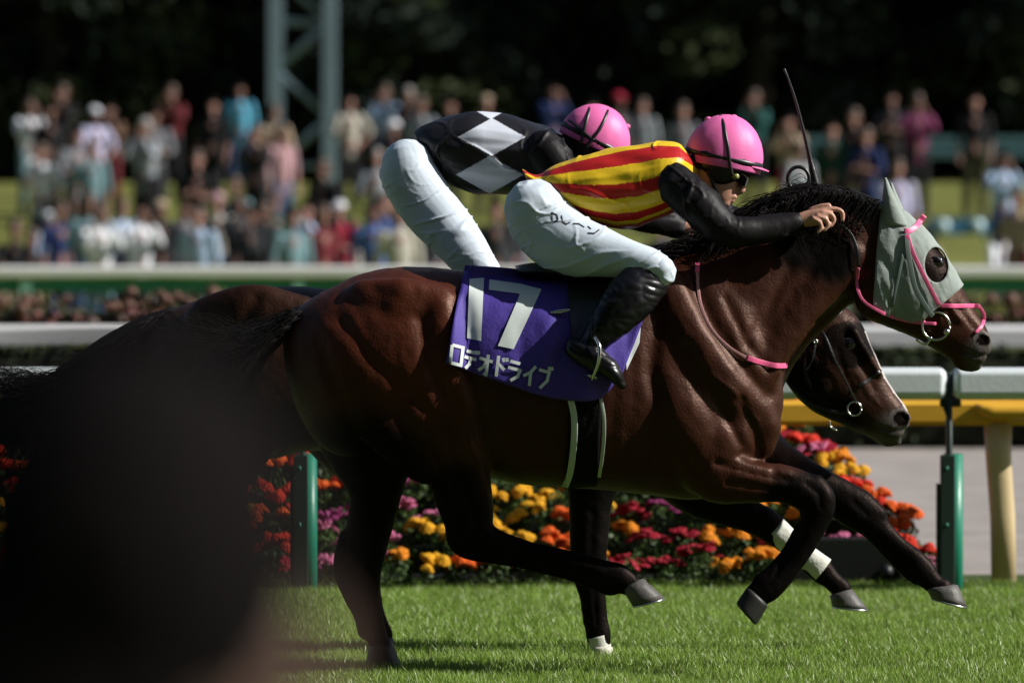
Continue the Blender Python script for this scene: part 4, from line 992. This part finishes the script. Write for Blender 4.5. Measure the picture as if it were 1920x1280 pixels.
extras = [[(470,650,44,.02,-.07),(500,690,60,.03,-.07)],[(1380,560,30,.03,-.08),(1450,610,34,.03,-.085)],[(1530,700,42,.02,-.085),(1520,680,44,.03,-.08)],
          [(400,610,60,.06,-.16),(480,600,70,.06,-.2),(560,600,50,.05,-.2)],[(1600,622,12,.02,-.082),(1622,660,10,.02,-.078),(1648,700,8,.018,-.06)],
  [(1090,1040,14,.016,-.12),(1092,1085,13,.016,-.12),(1098,1130,11,.013,-.12),(1106,1170,13,.016,-.12)],[(1418,968,22,.03,.12),(1444,988,20,.03,.12)],[(1512,1062,12,.014,.12),(1540,1084,13,.016,.12)],
  [(1646,820,10,.03),(1662,830,9,.03),(1684,828,8,.025)]]
extras = extras[1:]
black = [[(380,960,20),(400,1040,40),(455,1190,60)],[(700,920,40),(690,1010,50),(716,1200,70)],[(1115,880,50),(1105,990,50),(1126,1190,60)],[(1340,930,60),(1436,982,50),(1535,1064,50),(1590,1110,60)]]
H2, B2, T2 = horse('racehorse', 'dark bay racehorse with white bandages galloping just beyond number 17, head low', YB, trunk, neck, head, legs, extras, (1688,784,14,-.052), (1590,645,12,0), black, [(1680,815,-50),(1500,720,60),(1570,780,50)], [(1640,640,26),(1665,700,30),(1700,756,16)], carve=[([(1702,806),(1670,808),(1640,800),(1612,785)],.007,4),([(1570,655),(1585,700),(1600,735)],.005,6),([(1612,680),(1640,730)],.004,5),([(1500,620),(1520,700),(1540,760)],.006,8),([(1600,690),(1630,740),(1655,765)],-.003,3),([(1438,985),(1470,1015)],.004,4),([(1112,960),(1108,1040)],.005,8),([(1114,1100),(1118,1170)],.004,5),([(480,560),(440,640),(420,740)],.008,14)], base=BAY_D)
hoof(H2, (1598,1104), (1556,1117), (1628,1142), (1560,1136), YB+.12, m_hoof)
hoof(H2, (1149,1212), (1108,1214), (1160,1244), (1112,1246), YB-.12, mat('hoof_white', (.5,.48,.42), .6, .3, .2, 60, .15, 30), shoe=False)
hoof(H2, (468,1182), (426,1188), (478,1212), (428,1214), YB-.13, MATS['hoof_dark'], shoe=False)
hoof(H2, (738,1196), (696,1200), (750,1236), (694,1236), YB+.13, MATS['hoof_dark'], shoe=False)
def bandage(root, pts, Y):
    mb = MB(); mb.lc([(p[0], p[1], p[2]-5, p[3]-.002) for p in pts], Y, 4, 24, False)
    o = mb.build('leg_bandage', m_bandage, root)
bandage(H2, [(1452,992,31,.039),(1480,1017,29,.037),(1510,1042,28,.036),(1543,1068,30,.038)], YB+.12)
bandage(H2, [(1121,1192,26,.036),(1124,1203,25,.034),(1128,1216,24,.033)], YB-.12)
ear(H2, (1520,520), (1566,570), (1530,572), YB, -.05, m_coat); 
for o in H2.children:
    if o.name.startswith('ear'): colour(o.data, lambda co, n: BAY_D)
mb = MB(); strap(mb, T2, [(1545,632),(1558,665),(1578,705),(1596,740),(1602,752)], YB, .004, .007); strap(mb, T2, [(1606,722),(1625,712),(1650,692)], YB, .0065, .006); strap(mb, T2, [(1530,610),(1545,632),(1562,672)], YB, .0045, .006)
strap(mb, T2, [(1450,600),(1500,590),(1548,600),(1580,578)], YB, .006, .006); strap(mb, T2, [(1526,645),(1520,672),(1508,694)], YB, .004, .007)
mb.build('bridle', m_leather, H2)
mb = MB(); c = hitY(T2, 1602, 765, YB, .012)[0].y; ring(mb, 1602, 766, 13, c, .0035); ring(mb, 1529, 640, 3, hitY(T2, 1529, 640, YB, .01)[0].y, .004); mb.lc([(1555,790,2,.003),(1558,800,2,.003),(1568,806,2,.003)], c, 3, 6)
mb.build('bit_ring', m_steel, H2)
mb = MB(); strap(mb, T2, [(1594,772),(1560,770),(1500,740),(1420,640),(1350,520)], YB, .006, .012); mb.build('rein', m_leather, H2)
mb = MB(); mb.lc([(1100,520,20,.03),(1300,510,24,.03),(1450,520,20,.03),(1540,556,10,.02)], YB, 5, 12)
strands(mb, [(1150,515),(1300,512),(1450,520)], mflow2, 150, .0035, 16, 8, YB-.02, .05); mb.build('mane', m_hair, H2)
mb = MB(); mb.lc([(320,590,14,.035),(280,622,34,.04),(230,672,56,.05),(170,728,66,.05),(100,768,60,.05),(30,785,48,.04),(-40,800,34,.03)], YB, 4, 14)
strands(mb, [(330,580),(270,606),(262,640)], lambda t, r: [(-70, 40+t*10), (-160, 88+t*26+r.uniform(-8, 22)), (-250-r.random()*60, 122+t*34+r.uniform(-8, 110))], 900, .0021, 17, 16, YB, .07)
strands(mb, [(120,705),(60,740)], lambda t, r: [(-50, -6), (-95, -20+r.uniform(-16, 30)), (-160, -30+r.uniform(-40, 70))], 260, .0016, 18, 16, YB, .06)
mb.build('tail', m_hair, H2)
mb = MB(); mb.lp([(850,530,850,560,.10),(900,520,905,556,.17),(980,524,980,556,.17),(1050,512,1055,545,.08)], YB, 4, 20); mb.build('saddle', m_leather, H2)
mb = MB(); patch(mb, T2, [(840,556),(1060,540),(1080,720),(820,730)], YB, .012, 20, 20); sc2 = mb.build('saddle_cloth', m_purple, H2)

# ------------------------------------------------------------------ jockeys
m_skin = mat('jockey_skin', (.50,.27,.19), .45, .45, .08, 80, .08, 30)
m_breech = mat('white_breeches', (.56,.64,.72), .6, .3, .06, 60, .03, 10)
m_sleeve = mat('black_silk', (.007,.006,.007), .5, .16, .12, 60)
m_silk = mat('racing_silk', (.5,.5,.5), .42, .45, .06, 50, attr=True)
m_boot = mat('boot_leather', (.005,.005,.006), .3, .4, .1, 50)
m_hel = mat('helmet_pink', (.80,.16,.42), .5, .4, .12, 30, .06, 12)
m_helb = mat('helmet_black', (.010,.010,.011), .4, .5)
m_gog = mat('goggle_black', (.006,.006,.006), .1, .7); m_lens = mat('goggle_lens', (.35,.36,.12), .15, .6)
RED = (.42,.012,.010); YEL = (.78,.52,.015)

def hand(mb, wrist, knuck, Y, curl=1, tips=None, thumb=None):
    """palm from wrist to knuckles, four unequal fingers curled down, a thumb from the side of the palm (px)"""
    mb.lc([(wrist[0]-8, wrist[1]+1, 12, .022), (wrist[0]*.6+knuck[0]*.4, wrist[1]*.6+knuck[1]*.4, 16, .024), (knuck[0], knuck[1]+2, 16, .036)], Y, 3, 14)
    kx, ky = knuck
    for dy, pts in ((-.014, [(4,-8,6),(22,-10,5.4),(35,-4,5),(36,10,4.5)]), (-.024, [(-1,-2,6),(14,0,5.4),(20,10,5),(14,21,4.5)]), (-.031, [(-9,4,5.8),(4,9,5.2),(9,20,4.8),(2,29,4.3)]), (-.036, [(-18,8,5.2),(-7,15,4.8),(-4,25,4.4),(-10,33,3.8)])):
        mb.lc([(kx+x, ky+y, q*.92, q*.0017, dy) for x, y, q in pts], Y, 3, 8)
    mb.lc([(kx-22, ky-8, 6.5, .011, 0), (kx-4, ky-15, 5.6, .0095, -.006), (kx+10, ky-17, 4.8, .0085, -.01)], Y, 3, 8)

def ridge(p, w=.14):
    return max(0, 1-abs(noise.noise(p))/w)**1.4
def jockey(label, Y, torso, thighs, shins, arms, wrists, head, nose, neckst, silk, name='jockey'):
    root = empty('jockey', (P(torso[2][0], 0, Y).x, Y, P(0, 500, Y).z), label, 'person', 'jockeys')
    b = MB()
    tt = [(x[0]*.92+x[2]*.08, x[1]*.92+x[3]*.08, x[2]*.92+x[0]*.08, x[3]*.92+x[1]*.08, x[4]*.9) for x in torso]
    b.lp(tt, Y, 4, 24); b.lp(head, Y, 4, 28, 2.2)
    for q in nose: b.lc(q, Y, 3, 10)
    b.lc(neckst, Y, 4, 16)
    th = [[(p[0], p[1], p[2]*.84, p[3]*.84, p[4]) for p in L] for L in thighs]; 
    for L in th+[[(p[0], p[1], p[2]*.82, p[3]*.82, p[4]) for p in L] for L in shins]+[[(p[0], p[1], p[2]*.8, p[3]*.8, p[4]) for p in L] for L in arms]: b.lc(L, Y, 3, 16)
    for (w, k, dy, thm) in wrists: hand(b, w, k, Y+dy, 1, None, thm)
    me = union_mesh(b, .0042, 2, .4); link('body', me, m_skin, root)
    j = MB(); j.lp(torso, Y, 4, 30, 2.2); jm = union_mesh(j, .0036, 3)
    def wr(co, n):
        a = noise.noise(Vector((co.x*10, co.y*7, co.z*22))); c = noise.noise(Vector((co.x*22+co.z*10, co.y*10, co.z*12)))
        return .008*a+.010*ridge(Vector((co.x*7+noise.noise(co*5), co.y*4, co.z*9+co.x*4)), .13)*max(0, .35+noise.noise(co*6))
    displace(jm, wr); colour(jm, silk); link('jersey', jm, m_silk, root)
    for L in arms:
        a = MB(); a.lc(L, Y, 5, 24, True); am = union_mesh(a, .005, 2)
        displace(am, lambda co, n: .006*noise.noise(co*13)+.006*ridge(Vector((co.x*16+co.z*12, co.y*7, co.z*9-co.x*6)), .14)*max(0, .3+noise.noise(co*11+Vector((5,5,5))))+.013*ridge(Vector((co.x*9-co.z*8+noise.noise(co*6), co.y*5, co.z*7+co.x*2)), .16)*max(0, .4+noise.noise(co*8))); link('sleeve', am, m_sleeve, root)
    t = MB()
    for L in thighs: t.lc(L, Y, 5, 28)
    tm = union_mesh(t, .005, 3)
    displace(tm, lambda co, n: .005*noise.noise(co*7)+.0085*ridge(Vector((co.x*2.2+co.z*2, co.y*3, co.z*13-co.x*5+noise.noise(co*5))), .10)*max(0, .35+noise.noise(co*6+Vector((3,1,7))))+.006*ridge(Vector((co.x*5-co.z*4+9, co.y*4, co.z*16+co.x*6+noise.noise(co*9))), .09)*max(0, .3+noise.noise(co*9)))
    br = link('breeches', tm, m_breech, root)
    return root, bvh(tm), bvh(jm)

def helmet(root, Y, c, a, b, ang, dep, band=True, straps=(), peak=None, bobble=()):
    """cover dome: centre px on the band line, half length a, height b (px), tilt ang (deg, clockwise in the picture)"""
    R = math.radians(ang); ux = Vector((math.cos(R), math.sin(R))); uy = Vector((math.sin(R), -math.cos(R))); s = sc(Y)
    def Q(u, v, w): p = P(c[0]+ux.x*u+uy.x*v, c[1]+ux.y*u+uy.y*v, Y); p.y = Y+w; return p
    def dome(v0, k, mi, mb, n=44, seg=96):
        vs = []; fs = []
        for i in range(n+1):
            t = i/n; ph = v0+(math.pi/2-v0)*t; rr_ = math.cos(ph)
            for j in range(seg):
                q = 2*math.pi*j/seg; e = 1+.012*noise.noise(Vector((math.cos(q)*2, math.sin(q)*2, t*3)))+.008*ridge(Vector((math.cos(q)*3, math.sin(q)*3, t*5+c[0])), .10)*(1-t*.5)
                gore = 1-.010*(abs(math.cos(q*3))**10)*math.cos(ph)
                vs.append(Q(a*k*rr_*math.cos(q)*e*gore, b*k*math.sin(ph)*e, dep*k*rr_*math.sin(q)*gore))
        for i in range(n):
            for j in range(seg):
                j2 = (j+1) % seg; fs.append((i*seg+j, i*seg+j2, (i+1)*seg+j2, (i+1)*seg+j))
        mb.add(vs, fs, mi)
    mb = MB(); dome(-.22, 1.0, 0, mb); h = mb.build('helmet', m_hel, root); h.modifiers.new('s', 'SOLIDIFY').thickness = -.004
    for (u, v) in bobble: mb = MB(); mb.ell(Q(u, v, 0), (.013, .013, .010)); mb.build('button', m_hel, h)
    # black lower shell around ears and nape
    mb = MB(); C = []
    for i in range(6):
        v = -b*.12-i*b*.10; k = 1-.05*i
        C.append((v, k))
    vs = []; fs = []; seg = 40
    for (v, k) in C:
        for j in range(seg):
            q = 2*math.pi*j/seg; cut = max(0, math.cos(q))**2; vs.append(Q(a*.93*k*math.cos(q), v*(1-.75*cut), dep*.94*k*math.sin(q)))
    for i in range(len(C)-1):
        for j in range(seg):
            j2 = (j+1) % seg; fs.append((i*seg+j, i*seg+j2, (i+1)*seg+j2, (i+1)*seg+j))
    mb.add(vs, fs); o = mb.build('inner_shell', m_helb, h); o.modifiers.new('s', 'SOLIDIFY').thickness = -.004
    def band_(vv, w_, k=1.012, name='strap', tilt=0., mt=m_helb):
        mb = MB(); pts = []
        for j in range(49):
            q = 2*math.pi*j/48; v = vv+tilt*math.cos(q); rr_ = math.sqrt(max(0, 1-(v/b)**2)) if v > 0 else 1-.02*abs(v)/10
            pts.append(Q(a*k*rr_*math.cos(q), v, dep*k*rr_*math.sin(q)))
        mb.tube3(pts, [w_/s]*49, [.002]*49, 8, False, 3.0, side=Vector((0,0,1)).cross(Vector((0,1,0)))) if False else None
        vs = []; fs = []
        for j, p in enumerate(pts):
            q = 2*math.pi*j/48; v = vv+tilt*math.cos(q)
            for dv, kk in ((-w_, 1.0), (0, 1.012), (w_, .995)):
                vv2 = v+dv; r3 = math.sqrt(max(0, 1-(max(vv2, 0)/b)**2)); vs.append(Q(a*k*kk*r3*math.cos(q), vv2, dep*k*kk*r3*math.sin(q)))
        for j in range(48):
            for i in range(2): fs.append((j*3+i, (j+1)*3+i, (j+1)*3+i+1, j*3+i+1))
        mb.add(vs, fs); o = mb.build(name, mt, h); o.modifiers.new('s', 'SOLIDIFY').thickness = .003; return o
    if band: band_(0, 5.5, 1.035, tilt=-2)
    for pts, wpx in straps:       # straps over the dome near side: (u, v) in helmet px
        mb = MB(); A = cr(pts, 6); C3 = []
        for u, v in A:
            e = 1-(u/(a*1.0))**2-(max(v, 0)/b)**2; w = -dep*math.sqrt(max(e, 0))*1.02-.003; C3.append(Q(u, v, w))
        mb.tube3(C3, [wpx/s]*len(C3), [.003]*len(C3), 8, False, 3.0); mb.build('strap', m_helb, h)
    if peak:
        u0, u1, v0, v1 = peak; mb = MB(); vs = []; fs = []; nn = 16
        for i in range(nn+1):
            q = -math.pi/2+math.pi*i/nn
            for t in (0, .5, 1):
                ra = a*.98+(u1-a*.98)*t*math.cos(q); vs.append(Q(ra*math.cos(q) if t else a*.97*math.cos(q), v0+(v1-v0)*t*math.cos(q), dep*(.97)*math.sin(q)))
        for i in range(nn):
            for k in range(2): fs.append((i*3+k, (i+1)*3+k, (i+1)*3+k+1, i*3+k+1))
        mb.add(vs, fs); o = mb.build('peak', m_hel, h); o.modifiers.new('s', 'SOLIDIFY').thickness = .006
    return h, Q

# near jockey
tor = [(978,316,992,346,.06),(1004,326,1052,392,.10),(1030,316,1085,408,.135),(1075,298,1115,420,.155),(1125,285,1155,429,.165),(1180,273,1195,426,.17),(1235,265,1240,408,.185),(1272,268,1276,388,.165),(1292,286,1300,366,.10),(1304,300,1312,345,.06)]
def tb(px, L, i0, i1):
    xs = [ (t[0]+t[2])/2 for t in L]; return float(np.interp(px, xs, [t[i0] for t in L])), float(np.interp(px, xs, [t[i1] for t in L]))
def silk_near(co, n):
    px, py = m2p(co); 
    tx, bx = tb(px, [(x[0],x[1],x[0],x[1]) for x in tor], 1, 1); _, by = tb(px, [(x[2],x[3],x[2],x[3]) for x in tor], 3, 3)
    t = (py-tx)/max(10, by-tx)+.012*noise.noise(co*12)
    e = [.055,.23,.45,.63,.82,.91,.955]; k = sum(t > v for v in e); return (YEL, RED)[k % 2]
th_near = [(1004,395,60,.11,-.085),(1022,425,63,.105,-.10),(1065,455,60,.105,-.14),(1125,472,47,.085,-.19),(1180,486,36,.07,-.235),(1222,498,30,.058,-.26),(1238,508,27,.05,-.265)]
th_far = [(1004,395,58,.11,.085),(1022,425,62,.11,.10),(1065,455,54,.10,.14),(1125,472,44,.085,.19),(1180,486,34,.07,.235),(1222,498,28,.058,.26)]
sh_near = [(1212,525,44,.055,-.27),(1182,558,46,.058,-.30),(1150,596,38,.052,-.31),(1116,636,26,.042,-.31),(1098,660,21,.038,-.31)]
sh_far = [(1222,512,30,.055,.27),(1180,560,34,.055,.30),(1120,640,22,.04,.31)]
arm_n = [(1262,340,36,.06,-.15),(1300,375,40,.062,-.185),(1338,412,36,.058,-.20),(1370,434,30,.05,-.20),(1410,434,28,.044,-.185),(1450,426,25,.038,-.165),(1490,418,20,.032,-.15)]
arm_f = [(1262,340,34,.06,.15),(1310,380,34,.055,.19),(1370,415,28,.046,.20),(1430,405,24,.04,.17),(1480,392,19,.032,.14)]
hd1 = [(1362,238,1318,246,.05),(1392,262,1296,275,.070),(1402,295,1290,308,.078),(1398,318,1292,328,.077),(1391,332,1296,344,.073),(1386,346,1303,356,.069),(1380,358,1312,366,.062),(1373,370,1322,376,.052),(1362,383,1334,384,.036)]
nose1 = [[(1389,330,5,.012),(1392,345,6,.013),(1391,356,7,.016),(1384,360,6,.014)],[(1378,369,5,.018),(1374,371,5,.016)],[(1373,376,5,.016),(1369,378,5,.014)],[(1362,381,8,.022),(1358,384,7,.02)]]
neck1 = [(1268,318,26,.065),(1295,326,26,.06),(1318,332,24,.055)]
J1, TB1, TJ1 = jockey('nearer jockey in yellow and red striped silks, black sleeves and pink cap', 0., tor, [th_near, th_far], [sh_near, sh_far], [arm_n, arm_f],
    [((1500,414), (1544,402), -.145, (1552,424)), ((1488,390), (1518,380), .13, None)], hd1, nose1, neck1, silk_near)
HL1, Q1 = helmet(J1, 0., (1357,297), 72, 80, 11, .104, True, [([(-22,79),(-13,60),(-6,40),(2,20),(8,0),(14,-16),(20,-30)], 3.2)], (0, 88, -3, -7), [(-42,66), (4,79)])
mb = MB()
mb.lc([(1372,318,6,.08),(1394,330,9,.062),(1392,344,8,.05)], 0, 4, 20); mb.lc([(1298,312,4,.079),(1335,322,6,.082),(1372,331,12,.072),(1386,336,11,.05)], 0, 4, 20)
gg = mb.build('goggles', m_gog, J1)
mb = MB(); mb.tube3([P(1379,330,-.079), P(1379,330,-.070)], [.013]*2, [.014]*2, 20, True, side=Vector((1,0,0))); mb.build('lens', m_lens, gg)
mb = MB(); mb.lc([(1330,328,13,.076),(1338,350,10,.075),(1348,370,8,.062),(1358,386,6,.03)], 0, 5, 20); mb.build('chin_strap', m_helb, J1)
# collar
mb = MB(); mb.lc([(1287,300,34,.085),(1300,312,30,.075)], 0, 3, 20, False); mb.build('collar', m_sleeve, J1)
# boots
def boot(root, shin, foot, Y):
    mb = MB(); mb.lc(shin, Y, 4, 24); mb.lc(foot, Y, 4, 20); me = union_mesh(mb, .005, 3)
    displace(me, lambda co, n: .006*abs(noise.noise(Vector((co.x*16+co.z*30, co.y*8, co.z*18-co.x*14))))+.002*noise.noise(co*10)); return link('boot', me, m_boot, root)
boot(J1, sh_near, [(1078,652,19,.035,-.31),(1098,664,24,.042,-.32),(1130,682,20,.042,-.325),(1152,702,15,.036,-.33),(1166,722,8,.02,-.33)], 0)
boot(J1, sh_far, [(1090,655,24,.04,.31),(1130,682,20,.042,.32),(1166,716,9,.03,.33)], 0)
mb = MB(); mb.lc([(1240,506,26,.05,-.275),(1244,524,14,.034,-.275),(1240,540,5,.015,-.27)], 0, 4, 20); mb.build('knee_patch', m_breech, J1)
# handwritten name on the thigh
mb = MB(); W = [(1032,398,14,18,[[(.1,.0),(.2,.9)],[(.1,0),(.8,.1),(.95,.5),(.7,.85),(.2,.95)]]),(1050,402,18,16,[[(.1,.1),(.2,.8),(.6,.95),(1,.6)]]),(1074,412,20,14,[[(0,.5),(.5,.35),(1,.6)]]),(1098,418,24,18,[[(.1,.3),(.35,.5)],[(.1,1),(.6,.85),(1,.3)]])]
strokes(mb, TB1, W, 1.2, .0012, 0, .28, 0); mb.build('lettering', mat('ink', (.02,.02,.03), .6), J1)
# stirrup iron
stp = MB(); stp.lc([(1114,630,3,.004,-.35),(1124,650,3.5,.006,-.372),(1122,680,3.5,.008,-.372),(1112,706,4,.02,-.34)], 0, 4, 8); stp.lc([(1095,700,4,.02,-.27),(1112,706,4,.02,-.34)], 0, 2, 8); stp.build('stirrup', m_steel, H1)
stp = MB(); stp.lc([(1112,596,6,.004,-.335),(1113,612,6,.004,-.348),(1114,632,6,.004,-.352)], 0, 4, 8); stp.build('stirrup_leather', m_leather, H1)
# whip
wp = MB(); wp.lc([(1532,358,9,.016,.04),(1524,322,7,.013,.04),(1518,295,4.5,.009,.04),(1505,240,3.2,.006,.03),(1492,190,2.6,.005,.02),(1478,148,2.0,.004,.01),(1471,131,2.4,.006,.01)], 0, 5, 10)
tag(wp.build('whip', m_leather), 'thin black riding whip held upright above the mane of horse 17', 'whip')

# far jockey
tor2 = [(774,248,800,296,.09),(800,232,822,322,.13),(845,217,850,348,.16),(895,210,890,361,.17),(945,215,935,365,.175),(990,226,975,362,.18),(1028,240,1010,340,.17),(1058,256,1045,318,.09),(1075,266,1065,305,.06)]
def silk_far(co, n):
    px, py = m2p(co)
    for cx, cy in ((922,257),(918,328),(920,188)):
        if abs(px-cx)/63+abs(py-cy)/35.5 < 1: return (.58,.62,.70)
    return (.011,.010,.012)
t2n = [(764,312,50,.10,-.085),(770,335,54,.10,-.10),(802,385,54,.095,-.12),(842,432,50,.09,-.17),(880,478,40,.075,-.22),(908,512,32,.06,-.25)]
t2f = [(764,312,50,.10,.085),(768,335,54,.10,.10),(795,380,52,.10,.13),(835,428,46,.085,.18),(872,476,38,.07,.23),(900,512,30,.06,.25)]
s2n = [(905,525,34,.055,-.26),(870,580,34,.055,-.29),(820,660,24,.042,-.30)]
s2f = [(905,525,34,.055,.26),(870,580,34,.055,.29),(820,660,24,.042,.30)]
a2n = [(1022,282,38,.06,-.15),(1060,335,36,.055,-.18),(1110,385,30,.05,-.19),(1190,405,26,.042,-.17),(1270,425,20,.034,-.13)]
a2f = [(1022,282,36,.06,.15),(1070,330,34,.055,.18),(1120,380,30,.05,.19),(1200,405,26,.042,.16),(1270,428,20,.034,.13)]
hd2 = [(1130,200,1085,210,.05),(1155,225,1068,240,.070),(1165,262,1062,272,.078),(1160,290,1066,296,.076),(1156,308,1078,312,.07),(1150,325,1092,326,.058),(1138,340,1108,340,.036)]
n2 = [[(1160,295,6,.013),(1164,310,7,.015)],[(1148,330,7,.02),(1144,334,6,.018)]]
J2, TB2, TJ2 = jockey('farther jockey in black silks with white diamonds, white breeches and pink cap', YB, tor2, [t2n, t2f], [s2n, s2f], [a2n, a2f],
    [((1280,428), (1312,432), YB*0-.13, None), ((1280,430), (1312,434), .13, None)], hd2, n2, [(1040,280,26,.065),(1068,282,26,.06),(1092,286,24,.055)], silk_far)
HL2, Q2 = helmet(J2, YB, (1114,263), 66, 66, 26, .104, True, [([(-34,52),(-30,30),(-26,10),(-20,-14)], 3), ([(-2,66),(0,44),(0,22),(-4,0),(-8,-22)], 3), ([(-60,12),(-40,8),(-20,2),(0,-2)], 3)], (0, 74, -3, -6), [(44,50)])
mb = MB(); mb.lc([(1070,290,7,.079),(1110,298,9,.08),(1150,300,11,.07)], YB, 4, 20); mb.build('goggles', m_gog, J2)
boot(J2, s2n, [(800,672,22,.04,-.30),(850,700,18,.04,-.31),(884,722,9,.03,-.31)], YB); boot(J2, s2f, [(800,672,22,.04,.30),(850,700,18,.04,.31),(884,722,9,.03,.31)], YB)
mb = MB(); mb.lc([(1056,275,34,.085),(1070,285,30,.075)], YB, 3, 20, False); mb.build('collar', m_sleeve, J2)

# ------------------------------------------------------------------ spectator close to the camera, far out of focus
YN = -17.36; s = sc(YN)
cx, cz = P(262, 0, YN).x, P(0, 1120, YN).z
ps = empty('person', (cx, YN, 0), 'blurred dark-haired spectator with back turned, close in the left foreground', 'person')
def loc(x, y, z): return Vector((cx+x, YN+y, cz+z))
b = MB(); b.ell(loc(0,.005,-.01), (.076,.092,.11)); b.ell(loc(0,.092,-.03), (.013,.02,.025)); b.ell(loc(0,.06,-.1), (.04,.035,.03))
for q in (-1, 1): b.ell(loc(q*.078,0,-.03), (.010,.02,.032))
b.tube3([loc(0,-.01,-.08), loc(0,-.02,-.2), loc(0,-.02,-.3), loc(0,0,-.75)], [.055,.055,.11,.13], [.055,.055,.10,.1], 16)
for q in (-1, 1):
    b.tube3([loc(q*.17,0,-.27), loc(q*.22,.03,-.52), loc(q*.17,.2,-.62)], [.045,.038,.028], [.045,.038,.028], 10); b.ell(loc(q*.15,.27,-.63), (.035,.055,.02))
    for f in range(4): b.tube3([loc(q*(.125+f*.016),.31,-.63), loc(q*(.125+f*.016),.37,-.64)], [.009,.008], [.009,.008], 6)
    b.tube3([loc(q*.12,.25,-.63), loc(q*.095,.31,-.62)], [.011,.009], [.011,.009], 6)
    b.tube3([loc(q*.09,0,-.7), Vector((cx+q*.1, YN+.01, .45)), Vector((cx+q*.11, YN-.01, .06))], [.08,.055,.04], [.08,.055,.04], 12)
link('body', union_mesh(b, .009, 2), mat('skin_shade_tone', (.13,.078,.06), .6, .3), ps)  # skin colour darkened to stand in for shade on the head
b = MB(); b.ell(loc(-.004,-.012,.018), (.086,.098,.104)); b.ell(loc(-.036,-.045,-.05), (.070,.062,.1)); hm = union_mesh(b, .006, 2); displace(hm, lambda co, n: .005*noise.noise(Vector((co.x*60, co.y*60, co.z*12)))); link('hair', hm, HAIR['black'], ps)
b = MB(); b.tube3([loc(0,0,-.82), loc(0,0,-.6), loc(0,0,-.3), loc(0,-.01,-.19)], [.17,.165,.19,.075], [.12,.12,.12,.07], 20)
for q in (-1, 1): b.tube3([loc(q*.17,0,-.27), loc(q*.22,.03,-.52), loc(q*.175,.18,-.61)], [.065,.055,.045], [.065,.055,.045], 12)
link('jacket', union_mesh(b, .012, 3), CM['black'], ps)
b = MB()
for q in (-1, 1): b.tube3([loc(q*.085,0,-.78), Vector((cx+q*.1, YN, .45)), Vector((cx+q*.11, YN, .08))], [.1,.08,.07], [.1,.08,.07], 12)
link('trousers', union_mesh(b, .015, 2), CM['charcoal'], ps)
for q in (-1, 1):
    b = MB(); b.tube3([Vector((cx+q*.11, YN-.06, .045)), Vector((cx+q*.11, YN+.16, .035))], [.045,.035], [.045,.045], 12, side=Vector((1,0,0))); b.build('shoe', CM['charcoal'], ps)
